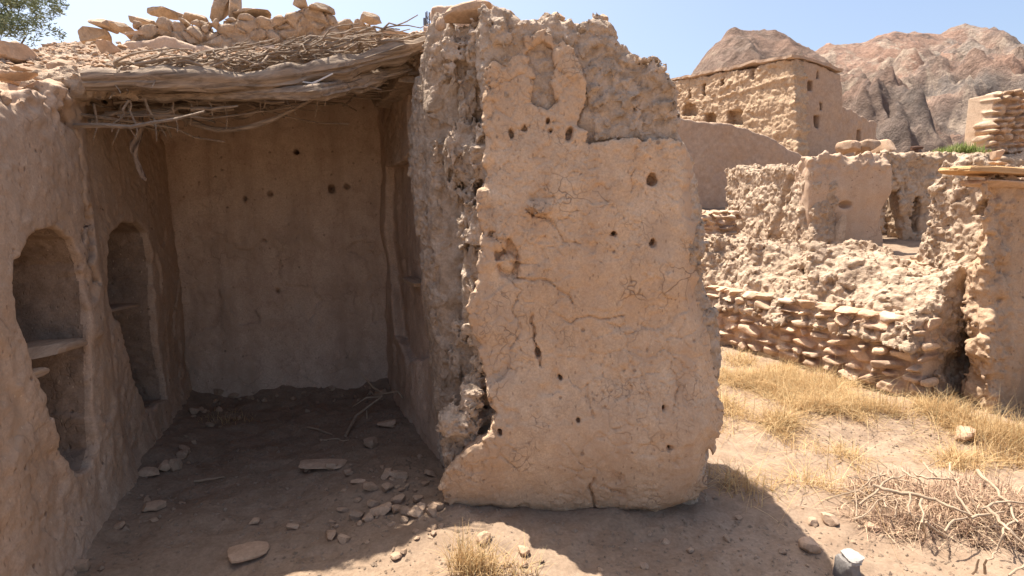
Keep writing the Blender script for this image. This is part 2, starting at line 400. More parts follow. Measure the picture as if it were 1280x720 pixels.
mountain([(900, 160), (960, 105), (1018, 62), (1034, 55), (1060, 56), (1088, 44), (1118, 36), (1150, 38), (1176, 42), (1192, 32), (1206, 27), (1222, 34), (1250, 44), (1290, 60), (1400, 95), (1600, 150)], 560, 380, 'mountain', 'long pinkish grey mountain ridge on the right skyline', 77, 2.6)

# ------------------------------------------------------------------ stones
_u, _v = np.meshgrid(np.linspace(0, 2*math.pi, 25)[:-1], np.linspace(0, math.pi, 14)[1:-1], indexing='ij')
def stone_geo(seed, size, p=3.2, rough=.10, cuts=5, hi=1):
    """irregular cut lump: superellipsoid sliced by random planes, with noise"""
    r = np.random.RandomState(seed); nu, nv = int(24*hi), int(13*hi)
    uu, vv = np.meshgrid(np.arange(nu)*2*math.pi/nu, np.linspace(0, math.pi, nv+2)[1:-1], indexing='ij')
    D = np.stack([np.cos(uu)*np.sin(vv), np.sin(uu)*np.sin(vv), np.cos(vv)], -1).reshape(-1, 3)
    D = np.concatenate([D, [[0, 0, 1], [0, 0, -1]]])
    D = D/((np.abs(D)**p).sum(1)**(1/p))[:, None]
    for _ in range(cuts):
        n = r.normal(size=3); n /= np.linalg.norm(n); o = r.uniform(.62, .95)
        e = D@n-o; D = D-np.maximum(e, 0)[:, None]*n
    D = D*(1+rough*fbm(D.astype(np.float32)+seed*3.1, 1.3, 3, seed))[:, None]
    V = D*np.array(size)/2
    f = []; top, bot = nu*nv, nu*nv+1
    for i in range(nu):
        i2 = (i+1) % nu
        for j in range(nv-1): f.append((i*nv+j, i*nv+j+1, i2*nv+j+1, i2*nv+j))
    T = [(top, i*nv, ((i+1) % nu)*nv) for i in range(nu)]+[(bot, ((i+1) % nu)*nv+nv-1, i*nv+nv-1) for i in range(nu)]
    return V, f, T
def stone_mesh(name, seed, size, mat, **k):
    V, f, T = stone_geo(seed, size, **k)
    me = bpy.data.meshes.new(name); me.from_pydata([tuple(v) for v in V], [], f+T)
    me.polygons.foreach_set('use_smooth', np.full(len(me.polygons), True, bool))
    me.set_sharp_from_angle(angle=R(24)); me.materials.append(mat); return me
def stone(name, label, cat, loc, size, seed, rot=(0, 0, 0), group=None, mat=None, **k):
    o = link(name, stone_mesh(name, seed, size, mat or M_STONE, **k), Matrix.Translation(Vector(loc)) @ Euler(rot).to_matrix().to_4x4())
    return tag(o, label, cat, group)

def course_geo(rows, seed, depth, jut=.02, gap=.008, curve=None):
    """list of (V, quads, tris) for dry-laid stones; rows = [(v0, height, u0, u1, wmin, wmax)]"""
    r = random.Random(seed); out = []; s = seed*100
    for v0, hh, u0, u1, w0, w1 in rows:
        u = u0+r.uniform(-.05, .02)
        while u < u1:
            w = min(r.uniform(w0, w1), max(u1-u, w0*.6)); h = hh*r.choice((.8, .95, 1.1, 1.25))
            V, f, T = stone_geo(s, (w-gap, depth*r.uniform(.8, 1.15), h-gap), p=7, rough=.07, cuts=9, hi=1.1); s += 1
            a = r.gauss(0, .09); ca, sa = math.cos(a), math.sin(a)
            V = np.stack([V[:, 0]*ca-V[:, 2]*sa, V[:, 1], V[:, 0]*sa+V[:, 2]*ca], 1)
            V += np.array([u+w/2, depth/2-r.uniform(0, jut), v0+hh/2+r.uniform(-.008, .008)])
            out.append((V, f, T)); u += w
    return out
def fuse(name, geos, backing, vox, mat):
    """join the laid stones and their earth core into one solid"""
    V, f, n = [], [], 0
    for g in geos:
        V.append(g[0]); f += [tuple(i+n for i in q) for q in g[1]+g[2]]; n += len(g[0])
    for lo, hi in backing:
        b = [(x, y, z) for x in (lo[0], hi[0]) for y in (lo[1], hi[1]) for z in (lo[2], hi[2])]
        V.append(np.array(b)); f += [tuple(i+n for i in q) for q in ((0, 1, 3, 2), (4, 6, 7, 5), (0, 4, 5, 1), (2, 3, 7, 6), (0, 2, 6, 4), (1, 5, 7, 3))]; n += 8
    me = bpy.data.meshes.new(name); me.from_pydata([tuple(v) for v in np.concatenate(V)], [], f)
    t = bpy.data.objects.new('tmp', me); COL.objects.link(t)
    m = t.modifiers.new('r', 'REMESH'); m.mode = 'VOXEL'; m.voxel_size = vox*Q; m.use_smooth_shade = True
    dg = bpy.context.evaluated_depsgraph_get(); out = bpy.data.meshes.new_from_object(t.evaluated_get(dg))
    bpy.data.objects.remove(t); bpy.data.meshes.remove(me)
    n = len(out.vertices); co = np.empty(n*3, np.float32); out.vertices.foreach_get('co', co); co = co.reshape(-1, 3)
    nl = len(out.loops); li = np.empty(nl, np.int32); out.loops.foreach_get('vertex_index', li)
    if nl == 4*len(out.polygons):
        co, li = big_parts(co, li.reshape(-1, 4), 1)
        out = mk_mesh(name, co, li)
    C = np.array([(g[0].min(0)+g[0].max(0))/2 for g in geos], np.float32); S = np.array([np.ptp(g[0], axis=0)/2 for g in geos], np.float32)
    n = len(out.vertices); co = np.empty(n*3, np.float32); out.vertices.foreach_get('co', co); co = co.reshape(-1, 3); best = np.full(n, 9e9, np.float32); idx = np.zeros(n, int)
    for k in range(len(C)):
        d = (np.abs((co-C[k])/S[k])**4).sum(1); m = d < best; best[m] = d[m]; idx[m] = k
    tv = np.random.RandomState(len(geos)).uniform(0, 1, len(geos)).astype(np.float32)[idx]
    at_ = out.attributes.new('tint', 'FLOAT', 'POINT'); at_.data.foreach_set('value', tv)
    out.set_sharp_from_angle(angle=R(38)); out.name = name; return out

def tube_geo(pts, rad, seg=9, seed=0, rough=.12, groove=0.0):
    pts = np.array(pts, float); n = len(pts); rad = np.array(rad, float)
    T = np.gradient(pts, axis=0); T /= np.linalg.norm(T, axis=1)[:, None]+1e-9
    up = np.array([0, 0, 1.]) if abs(T[0][2]) < .9 else np.array([1., 0, 0])
    V = []
    for i in range(n):
        a = np.cross(T[i], up); a /= np.linalg.norm(a)+1e-9; b_ = np.cross(a, T[i])
        for k in range(seg):
            q = 2*math.pi*k/seg; V.append(pts[i]+rad[i]*(a*math.cos(q)+b_*math.sin(q)))
    V = np.array(V)
    if rough: V = V+(V-np.repeat(pts, seg, 0))*rough*fbm(V.astype(np.float32), 9, 2, seed)[:, None]*2
    if groove:
        D = V-np.repeat(pts, seg, 0); U = D/(np.linalg.norm(D, axis=1)[:, None]+1e-9); xs = np.repeat(np.linspace(0, 1, n), seg)
        G = fbm(np.concatenate([(U*3.6)+seed, xs[:, None]*0], 1)[:, :3].astype(np.float32)+np.stack([xs*.9, xs*.5, xs*.6], 1).astype(np.float32), 1.0, 4, seed, .65)
        V = V+D*groove*G[:, None]
    f = [(i*seg+k, i*seg+(k+1) % seg, (i+1)*seg+(k+1) % seg, (i+1)*seg+k) for i in range(n-1) for k in range(seg)]
    return V, f, [tuple(range(seg))[::-1], tuple((n-1)*seg+k for k in range(seg))]
def tube(name, pts, rad, parent=None, mat=None, seg=9, seed=0, rough=.12, base=None, groove=0.0):
    """base: origin and x-axis along the piece so the grain runs along it"""
    pts = [Vector(p) for p in pts]; d = (pts[-1]-pts[0]).normalized()
    q = d.to_track_quat('X', 'Z').to_matrix().to_4x4(); Mx = Matrix.Translation(pts[0]) @ q
    inv = Mx.inverted(); loc = [inv @ p for p in pts]
    V, f, c = tube_geo([tuple(p) for p in loc], rad, seg, seed, rough, groove)
    me = bpy.data.meshes.new(name); me.from_pydata([tuple(v) for v in V], [], f+c)
    me.polygons.foreach_set('use_smooth', np.full(len(me.polygons), True, bool)); me.set_sharp_from_angle(angle=R(55))
    return link(name, me, Mx, parent, mat)
def wig(a, b, n, amp, seed):
    a, b = np.array(a, float), np.array(b, float); t = np.linspace(0, 1, n)[:, None]
    L_ = np.linalg.norm(b-a); P = a+(b-a)*t
    s = np.stack([vn(np.stack([t[:, 0]*3.1+seed*1.7+q*9, t[:, 0]*0, t[:, 0]*0], 1).astype(np.float32), seed+q) for q in range(3)], 1)
    return P+s*amp*L_*np.sin(t*math.pi)**.5

def blades(name, roots, hts, widths, lean, seed, mat, seg=3, parent=None, M=Matrix.Identity(4), droop=.5):
    """grass / straw: curved tapering strips"""
    r = np.random.RandomState(seed); n = len(roots); roots = np.array(roots, np.float32)
    az = r.uniform(0, 2*math.pi, n); dirv = np.stack([np.cos(az), np.sin(az), np.zeros(n)], 1)
    ln = np.abs(r.normal(lean, lean*.6, n)); side = np.stack([-np.sin(az), np.cos(az), np.zeros(n)], 1)
    V, tv = [], []
    for k in range(seg+1):
        t = k/seg
        c = roots+np.array([0, 0, 1])*(hts*(t-droop*ln*t*t*.7))[:, None]+dirv*(hts*ln*t**1.6)[:, None]
        w = widths*(1-t*.92)*.5
        V += [c-side*w[:, None], c+side*w[:, None]]
    V = np.stack(V, 1); m = 2*(seg+1); V = V.reshape(-1, 3)
    base = (np.arange(n)*m)[:, None]
    Fq = np.concatenate([base+np.array([[2*k, 2*k+1, 2*k+3, 2*k+2]]) for k in range(seg)])
    me = mk_mesh(name, V, Fq, True)
    at_ = me.attributes.new('tint', 'FLOAT', 'POINT'); at_.data.foreach_set('value', np.repeat(r.uniform(0, 1, n), m).astype(np.float32))
    return link(name, me, M, parent, mat)

#@@BLOCK
# ================================================================== the tall central wall
YF = 2.74
def bx(pts, Y): return [(float(at(a, b_, Y)[0]), float(at(a, b_, Y)[2])) for a, b_ in pts]
PL = bx([(612, 82), (626, 60), (640, 48), (662, 40), (682, 37), (702, 46), (720, 62), (728, 95), (739, 125), (726, 150), (736, 178), (790, 180), (800, 182), (850, 178), (876, 188), (880, 210), (880, 262), (886, 292), (876, 330), (882, 365), (896, 392), (908, 418), (906, 460), (903, 490), (902, 530), (890, 575), (884, 600), (872, 640), (840, 646), (800, 650), (770, 657), (740, 653), (710, 658), (680, 661), (650, 665), (620, 663), (590, 656), (572, 642), (556, 605), (562, 580), (585, 553), (612, 538), (626, 512), (614, 490), (606, 460), (597, 420), (593, 380), (600, 340), (605, 300), (603, 250), (607, 200), (606, 150), (609, 110)], YF)
SIL_R = bx([(575, 27), (590, 22), (612, 30), (626, 22), (640, 18), (652, 27), (665, 27), (680, 22), (695, 18), (705, 27), (720, 28), (735, 22), (750, 22), (764, 27), (772, 38), (777, 52), (800, 70), (815, 72), (828, 84), (838, 100), (843, 130), (853, 150), (862, 180), (870, 200), (872, 300), (868, 340), (885, 400), (892, 420), (890, 500), (875, 580), (862, 630), (840, 690)], 2.98)
SIL_L = bx([(556, 690), (556, 600), (552, 560), (545, 480), (536, 400), (526, 300), (517, 210), (514, 150), (522, 110), (528, 75), (545, 48), (556, 34)], 3.45)
SIL = SIL_R+SIL_L
XF = np.array(bx([(606, 100), (605, 300), (594, 390), (606, 460), (622, 505), (610, 545), (585, 580), (570, 700)], YF+.1)); XF = XF[np.argsort(XF[:, 1])]
XR = np.array(bx([(520, 100), (516, 200), (526, 300), (536, 400), (545, 480), (553, 560), (556, 640)], 3.45)); XR = XR[np.argsort(XR[:, 1])]
CH = bx([(742, 128), (760, 112), (795, 116), (806, 140), (806, 178), (740, 180)], YF+.06)
hole = [(713, 165, .016, .03), (817, 225, .02, .026), (768, 292, .009, .01), (817, 304, .012, .016), (672, 440, .012, .022), (686, 150, .008, .012), (690, 163, .007, .008), (655, 158, .010, .014), (640, 165, .01, .02), (720, 520, .01, .012), (826, 505, .009, .014), (625, 532, .011, .012), (748, 75, .014, .02), (830, 550, .008, .01), (700, 470, .006, .012)]
HOLES = [(at(a, b_, YF), rx*1.15, rz*1.15) for a, b_, rx, rz in hole]
CRK = [bx(c, YF) for c in ([(668, 395), (670, 420), (672, 455)], [(735, 590), (742, 610), (748, 632), (752, 655)], [(640, 345), (652, 362), (640, 385), (648, 410), (638, 430)], [(620, 300), (632, 315), (650, 330), (645, 345)], [(640, 345), (675, 348), (700, 360), (712, 380)], [(735, 480), (737, 515)], [(700, 395), (715, 400), (735, 392), (760, 400), (780, 396)], [(655, 262), (690, 275), (700, 300), (725, 305)], [(792, 182), (795, 210), (790, 240)], [(752, 600), (775, 615)], [(838, 430), (842, 470), (838, 520)])]
SCAR = bx([(666, 58), (680, 48), (690, 56), (693, 80), (690, 100), (697, 125), (686, 134), (668, 128), (664, 112), (670, 92), (664, 75)], YF)
PIT = bx([(612, 290), (628, 285), (640, 300), (650, 320), (645, 345), (628, 345), (616, 320)], YF)
PIT2 = bx([(656, 240), (680, 232), (698, 245), (690, 262), (684, 272), (662, 270)], YF)
PEEL = bx([(598, 420), (612, 418), (640, 425), (636, 455), (628, 475), (610, 482), (604, 460)], YF)
def lerp_x(tab, Z): return np.interp(Z.ravel(), tab[:, 1], tab[:, 0]).reshape(Z.shape)
def block_core(X, Y, Z):
    s = poly(SIL, X, Z)+.034*ss(-.25, .2, X)*ss(1.5, 1.9, Z)+.03*ss(.45, .7, X)*ss(1.6, 2.0, Z)
    xl = lerp_x(XF, Z)+(lerp_x(XR, Z)-lerp_x(XF, Z))*np.clip((Y-YF-.06)/(3.45-YF-.06), -.3, 1.2)
    left = (xl-X)*.75
    f = smax(s, smax(YF+.085-.02*ss(1.8, 2.2, Z)-Y+0*X, Y-3.55, .05), .06); f = smax(f, left, .05)
    ch = smax(poly(CH, X, Z), np.abs(Y-YF-.13)-.09, .02); f = smin(f, ch, .02)
    for c, r in (((at(575, 528, 2.85)), (.10, .12, .10)), ((at(590, 490, 2.85)), (.07, .1, .09)), (at(572, 560, 2.86), (.06, .1, .07)), (at(640, 640, 2.95), (.3, .2, .25))):
        f = smin(f, ell(X, Y, Z, c, r), .03)
    g = at(588, 470, 2.9); f = smax(f, -ell(X, Y, Z, (g[0]-.02, 3.0, g[2]+.05), (.06, .14, .22)), .03)
    f = smax(f, -ell(X, Y, Z, at(596, 235, 2.86), (.035, .10, .17)), .02)
    return f
def block_core_d(P):
    lf = ss(.12, -.10, P[:, 0]+.10)*ss(2.76, 2.86, P[:, 1])           # long vertical spalls on the left end
    q = (P[:, 1]-YF)/.71+.05*vn(P*np.array([1, 1, 2.5], np.float32), 90)+.02*vn(P*9, 91)
    strip = lf*ss(.66, .74, q)
    e = -.03*strip+lf*.12*np.exp(-((q-.60)/.055)**2)*ss(-.35, .1, vn(P*np.array([1, 1, 1.6], np.float32), 92))
    e = e+lf*.09*np.exp(-((q-.28)/.05)**2)*ss(-.2, .3, vn(P*np.array([1, 1, 2.0], np.float32), 93))
    st = P*np.array([9, 8, 1.7], np.float32)
    k = 1-.65*strip
    e = e+lf*k*.085*(ridged(st, 1, 4, 12)-.25)
    W = P+.06*np.stack([vn(P*5, 5), vn(P*5, 6), vn(P*5, 7)], 1)+.02*np.stack([vn(P*17, 5), vn(P*17, 6), vn(P*17, 7)], 1)
    f1, f2, i = worley(W*np.array([7, 6, 8], np.float32), 3)
    tp = ss(1.75, 2.1, P[:, 2])*(1-lf)
    e = e+tp*(.018*(1-ss(.02, .12, f2-f1))-.045*(i-.5))+lf*k*(-.05*(i-.5))
    f1, f2, i = worley(W*24, 13); m = ss(-.1, .25, fbm(P, 3.5, 2, 44))
    e = e+k*(.3+.7*m)*(.008*(1-ss(0, .2, f2-f1))-.034*(i-.5))
    f1, f2, i = worley(P*52+vn(P*20, 8)[:, None]*.5, 23); e = e-k*.016*(i-.5)
    e = e+k*(.050*fbm(P, 3.6, 5, 31, .58)+.022*np.abs(fbm(P, 14, 3, 33)))
    return np.where((e > 0) & (lf < .5), e*.45, e)
V, Fc = sdf((-.85, 2.66, -.25), (1.2, 3.62, 2.85), .0088, block_core, block_core_d, .14)
cw = thing('mud_wall', 'tall freestanding slab of cracked mud wall standing in the middle foreground', 'ruined wall', Matrix.Translation((.3, 3.1, 0)))
link('rubble_core', mk_mesh('rubble_core', V-np.array([.3, 3.1, 0]), Fc, False), Matrix.Translation((.3, 3.1, 0)), cw, M_CORE)
def block_pl(X, Y, Z):
    s = poly(PL, X, Z)
    bulge = .095*np.exp(-((Z-.42)/.30)**2)-.10*ss(.72, .95, X)*ss(-.20, .0, s)**2-.05*ss(.10, -.02, Z)
    yf = YF-bulge+.055*ss(1.3, 2.2, Z)
    f = smax(s-.012+.03*ss(0, .10, Y-YF-.02), smax(yf-Y, Y-(YF+.22), .02), .012)
    f = smax(f, -smax(poly(SCAR, X, Z)-.012, Y-(YF+.15), .02), .02)
    f = smax(f, -smax(poly(PIT, X, Z), Y-(YF+.06), .02), .02)
    f = smax(f, -smax(poly(PIT2, X, Z), Y-(YF+.035), .02), .015)
    f = smax(f, -smax(poly(PEEL, X, Z), Y-(YF+.0), .01), .01)
    for c, r in ((at(625, 300, YF+.04), (.035, .05, .05)), (at(634, 330, YF+.05), (.045, .05, .05)), (at(672, 262, YF+.02), (.04, .05, .025))): f = smin(f, ell(X, Y, Z, c, r), .01)
    return f
def block_pl_d(P):
    wx = P[:, 0]+.022*vn(P*7, 101)+.012*vn(P*21, 102)+.005*vn(P*60, 105); wz = P[:, 2]+.02*vn(P*7, 103)+.012*vn(P*21, 104)
    cr = 0
    for i, c in enumerate(CRK):
        d = pline(c, wx, wz); wd = (.013 if i < 2 else .009)*(.55+.6*np.abs(vn(P*11, 110+i)))
        cr = np.maximum(cr, np.maximum(0, 1-d/wd)*(.035 if i < 2 else .018))
    hx = P[:, 0]+.008*vn(P*40, 106)+.006*vn(P*15, 107); hz = P[:, 2]+.008*vn(P*40, 108)+.006*vn(P*15, 109)
    for c, rx, rz in HOLES:
        q = np.sqrt(((hx-c[0])/rx)**2+((hz-c[2])/rz)**2); cr = np.maximum(cr, .075*ss(1.25, .75, q))
    s = poly(PL, P[:, 0], P[:, 2]); edge = ss(-.10, 0, s)
    e = cr+.022*fbm(P, 2.2, 3, 41)+.006*fbm(P, 11, 3, 42)+.003*fbm(P, 45, 2, 43)
    W = P.copy(); W[:, 1] = 0; q = vn(P*6, 50)*.035; W[:, 0] += q+.015*vn(P*17, 51); W[:, 2] += vn(P*6, 52)*.035+.015*vn(P*17, 53)
    W = W[:, [0, 2, 1]]
    f1, f2, i = worley(W*9.0, 8, True); m = ss(.16, .40, fbm(P, 2.3, 3, 60)+.12*ss(1.9, 1.2, P[:, 2])-.05)
    e = e+m*(.009*(1-ss(0, .085, f2-f1))+.006*(i-.5))
    f1, f2, i = worley(W*24.0, 18, True); m2 = ss(.02, .28, fbm(P, 2.6, 2, 66))
    e = e+m2*(.008*(1-ss(0, .10, f2-f1))+.005*(i-.5))
    e = e+edge*(.026*fbm(P, 4.5, 5, 70, .65)+.008*fbm(P, 30, 3, 71)-.010*(worley(P*13+vn(P*8, 4)[:, None]*.5, 6)[2]-.5))
    e = e+.028*ss(.35, .6, fbm(P, 3.3, 3, 75))*edge+.010*ss(.38, .55, fbm(P, 5.5, 3, 77))
    return e
V, Fc = sdf((-.5, 2.58, -.05), (1.25, 3.0, 2.75), .0072, block_pl, block_pl_d, .10)
link('plaster_face', mk_mesh('plaster_face', V-np.array([.3, YF, 0]), Fc), Matrix.Translation((.3, YF, 0)), cw, M_PLASTER)
# cap stones lying on it
def st(px, py, Y, w, d, h, seed, label, rot=(0, 0, 0), cat='stone', group=None, name='stone', mat=None, **k):
    p = at(px, py, Y); return stone(name, label, cat, p, (w, d, h), seed, rot, group, mat, **k)
st(587, 19, 3.05, .25, .22, .085, 901, 'flat tilted capstone on the top left corner of the tall central wall', (0, R(-14), R(-8)), 'capstone', name='capstone')
st(552, 34, 3.30, .085, .13, .09, 902, 'small blocky stone just left of the capstone on the central wall', (0, R(8), .3), 'capstone', name='capstone')
st(628, 24, 3.05, .12, .14, .07, 903, 'rounded clod beside the capstone on the crest of the central wall', (0, 0, .5), 'stone')
st(697, 22, 3.05, .07, .1, .05, 904, 'tiny dark stone at the middle of the crest of the central wall', (0, .2, .2), 'stone')
st(752, 24, 3.08, .06, .08, .06, 905, 'tiny stone above the right shoulder of the central wall crest', (0, -.3, .2), 'stone')

#@@ROOM
# ================================================================== the roofed room at left
room = thing('mud_house', 'roofless-fronted mud room at left with sagging log roof and arched wall niches', 'mud house', Matrix.Translation((-1.8, 3.6, 0)))
# --- left wall with two arched niches
LW = Frame(-1.75, 1.507, 107.45)
n1 = LW.uvs([(8, 350), (14, 325), (28, 305), (50, 290), (72, 288), (90, 300), (101, 330), (105, 400), (106, 470), (108, 520), (112, 560), (102, 588), (80, 596), (66, 570), (55, 540), (42, 495), (30, 470), (22, 430), (12, 400)])
n2 = LW.uvs([(133, 310), (140, 290), (155, 279), (172, 278), (183, 290), (187, 320), (188, 385), (192, 430), (200, 480), (200, 500), (180, 508), (166, 490), (155, 460), (145, 420), (138, 380), (133, 340)], .05)
up1 = LW.uv(104, 200)[0]; up2 = LW.uv(128, 200)[0]
ck = [LW.uvs(c) for c in ([(76, 105), (84, 130), (92, 160), (100, 185), (104, 230), (108, 280), (104, 300)], [(112, 260), (116, 290), (112, 330), (120, 350)])]
ck.append(LW.uvs([(216, 170), (220, 230), (218, 300), (222, 330), (214, 380), (216, 420)], .05))
def lw_front(u, v):
    b = .10*np.exp(-np.maximum(v, 0)/.28)+.03*np.exp(-((v-.9)/.5)**2)
    return b-.05*ss(up1, up2, u)+.05*ss(up2-.02, up1-.03, u)*ss(1.28, 1.5, v)*0
def lw(X, Y, Z):
    f = smax(-(Y+lw_front(X, Z)), Y-.62, .02)
    top = np.interp(X.ravel(), [0, .6, 1.2, 1.6, 2.2, 3.5], [2.06, 2.08, 2.12, 2.2, 2.45, 2.6]).reshape(X.shape)+.03*np.sin(X*5.3)
    f = smax(f, smax(Z-top-.12*np.clip(Y-.1, 0, 1), -Z-.25, .02), .05); f = smax(f, smax(-X-.3, X-3.5, .02), .03)
    f = smax(f, -smax(poly(n1, X, Z), Y-.33+.10*np.clip(1-Z, 0, 1), .04), .016)
    f = smax(f, -smax(poly(n2, X, Z), Y-.40, .04), .016)
    for i, c in enumerate(ck):
        d = pline(c, X+.012*np.sin(Z*31)+.008*np.sin(Z*77), Z); f = smax(f, -smax(d-(.013 if i != 1 else .03)*(1+.4*np.sin(Z*13+i)), Y-(.12 if i != 1 else .06), .01), .008)
    return f
def lw_d(P):
    tp = ss(1.93, 2.08, P[:, 2]-.15*ss(1.2, 2, P[:, 0]))
    low = ss(1.15, .5, P[:, 2]+.25*vn(P*2.1, 3))
    e = .008*fbm(P, 1.6, 2, 141)+.003*fbm(P, 14, 3, 142, .7)+.003*fbm(P, 40, 2, 143)+low*(.006*fbm(P, 7, 4, 144)-.008*(worley(P*7+vn(P*5, 4)[:, None]*.7, 6)[2]-.5))+.005*fbm(P, 24, 3, 149, .7)
    e = e+tp*(.07*fbm(P, 5, 4, 146)+.02*fbm(P, 25, 2, 147))
    e = e+.015*ss(.25, .45, fbm(P, 2.7, 3, 148))*ss(1.7, 1.2, P[:, 2])
    return e
V, Fc = sdf((-.35, -.25, -.3), (3.55, .68, 2.8), .0115, lw, lw_d, .10)
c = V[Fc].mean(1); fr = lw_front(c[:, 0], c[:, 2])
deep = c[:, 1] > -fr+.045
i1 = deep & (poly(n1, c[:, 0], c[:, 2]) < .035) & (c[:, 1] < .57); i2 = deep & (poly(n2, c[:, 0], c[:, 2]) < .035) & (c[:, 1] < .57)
wl = link('wall', mk_mesh('wall', *sub_mesh(V, Fc, ~(i1 | i2))), LW.mat(), room, M_SMOOTH); wl['label'] = 'left wall of the room with two arched niches'
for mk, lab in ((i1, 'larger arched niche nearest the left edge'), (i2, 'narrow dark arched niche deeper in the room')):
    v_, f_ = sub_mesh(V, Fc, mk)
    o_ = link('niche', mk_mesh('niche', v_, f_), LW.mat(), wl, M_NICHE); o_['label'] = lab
def shelf(px0, px1, py0, py1, depth, th, d0, lab, seed):
    a, b_ = LW.uv(px0, py0), LW.uv(px1, py1); w = abs(b_[0]-a[0]); m = ((a[0]+b_[0])/2, (a[1]+b_[1])/2)
    o_ = link('shelf', stone_mesh('shelf', seed, (w+.06, depth, th), M_PLANKG, p=7, rough=.05, cuts=2), LW.mat() @ Matrix.Translation((m[0], d0, m[1])) @ Euler((0, math.atan2(a[1]-b_[1], b_[0]-a[0])*.6, 0)).to_matrix().to_4x4(), wl)
    o_['label'] = lab
M_PLANKG = wood('weathered shelf board', (.30, .20, .13), (.48, .345, .235))
shelf(28, 102, 440, 432, .22, .045, .07, 'grey shelf board across the larger niche', 31)
shelf(20, 46, 472, 466, .12, .035, .02, 'short board end below the larger shelf', 32)
shelf(134, 188, 388, 384, .20, .03, .15, 'thin shelf across the narrow niche', 33)

# --- back wall
BW = Frame(-2.95, 4.54, to=(-1.0, 4.93))
bh = [BW.uv(*p)+(r_,) for p, r_ in (((337, 242), .020), ((413, 236), .013), ((433, 233), .018), ((316, 222), .0135), ((306, 248), .0128), ((275, 260), .010), ((370, 190), .008), ((385, 268), .008), ((330, 300), .006), ((425, 300), .007), ((345, 365), .008))]
def bw(X, Y, Z):
    b = .16*np.exp(-np.maximum(Z, 0)/.20)+.02*np.sin(X*3)
    f = smax(smax(-(Y+b), Y-.5, .02), smax(Z-2.88-.03*np.sin(X*7), -Z-.2, .02), .04); f = smax(f, smax(-X-.1, X-2.35, .02), .03)
    for u, v, r_ in bh: f = smax(f, -ell(X, Y, Z, (u, 0, v), (r_*(.75 if r_ > .0125 else .45), .10, r_*(.85 if r_ > .0125 else .5))), .012)
    return f
def bw_d(P):
    return .025*fbm(P, 1.6, 3, 241)+.007*fbm(P, 9, 3, 242)+.003*fbm(P, 36, 2, 243)+.012*fbm(P*np.array([7, 3, 1.0], np.float32), 1, 2, 244)+.02*ss(.12, .30, fbm(P, 2.6, 4, 245, .6))*ss(1.9, 1.0, P[:, 2])+.006*fbm(P, 18, 3, 246, .7)
V, Fc = sdf((-.15, -.3, -.25), (2.4, .55, 3.0), .013, bw, bw_d, .10)
link('wall', mk_mesh('wall', V, Fc), BW.mat(), room, M_INNER)['label'] = 'dark back wall of the room pocked with small holes'
# --- right wall of the room
RW = Frame(-1.15, 4.96, to=(-.47, 3.42))
rn = RW.uvs([(482, 208), (500, 203), (522, 204), (532, 330), (538, 440), (512, 455), (495, 420), (484, 330)])
def rw(X, Y, Z):
    b = .03*np.exp(-np.maximum(Z, 0)/.2)
    f = smax(smax(-(Y+b), Y-.42, .02), smax(Z-2.62-.09*X, -Z-.2, .02), .04); f = smax(f, smax(-X-.1, X-1.72, .02), .03)
    f = smax(f, -smax(poly(rn, X, Z), Y-.07, .02), .03)
    return f
V, Fc = sdf((-.15, -.2, -.25), (1.8, .5, 2.95), .013, rw, lambda P: .03*fbm(P, 2, 3, 341)+.01*fbm(P, 9, 4, 342)+.004*fbm(P, 36, 2, 343)+.06*ss(2.3, 2.6, P[:, 2])*fbm(P, 6, 4, 344), .12)
rwo = link('wall', mk_mesh('wall', V, Fc), RW.mat(), room, M_INNER); rwo['label'] = 'short right wall of the room beside the tall slab'
p = RW.uv(515, 352)
o_ = link('shelf', stone_mesh('shelf', 44, (.42, .20, .04), M_PLANKG, p=7, rough=.05, cuts=2), RW.mat() @ Matrix.Translation((p[0], .06, p[1])), rwo); o_['label'] = 'small shelf stone jutting from the right wall'

def wall_patch(name, pts, d, th, lab, mat, seed):
    q = RW.uvs(pts, -d); lo_, hi_ = np.array(q).min(0), np.array(q).max(0)
    V, Fc = sdf((lo_[0]-.06, -d-th-.05, lo_[1]-.06), (hi_[0]+.06, .06, hi_[1]+.06), .009, lambda X, Y, Z: smax(poly(q, X, Z), smax(-d-th-Y, Y-.04, .01), .015), lambda P: .012*fbm(P, 5, 4, seed)+.004*fbm(P, 30, 2, seed), .06)
    o = link(name, mk_mesh(name, V, Fc), RW.mat(), rwo, mat); o['label'] = lab
wall_patch('plaster_patch', [(484, 122), (500, 112), (516, 118), (517, 190), (510, 202), (492, 208), (484, 190)], .0, .035, 'pale smooth plaster patch high on the right wall', M_SMOOTH, 5)
wall_patch('mud_patch', [(470, 92), (490, 78), (512, 74), (516, 104), (500, 124), (484, 134), (476, 120)], .05, .09, 'grey mud lump hanging under the right end of the roof', M_RUBBLE, 6)
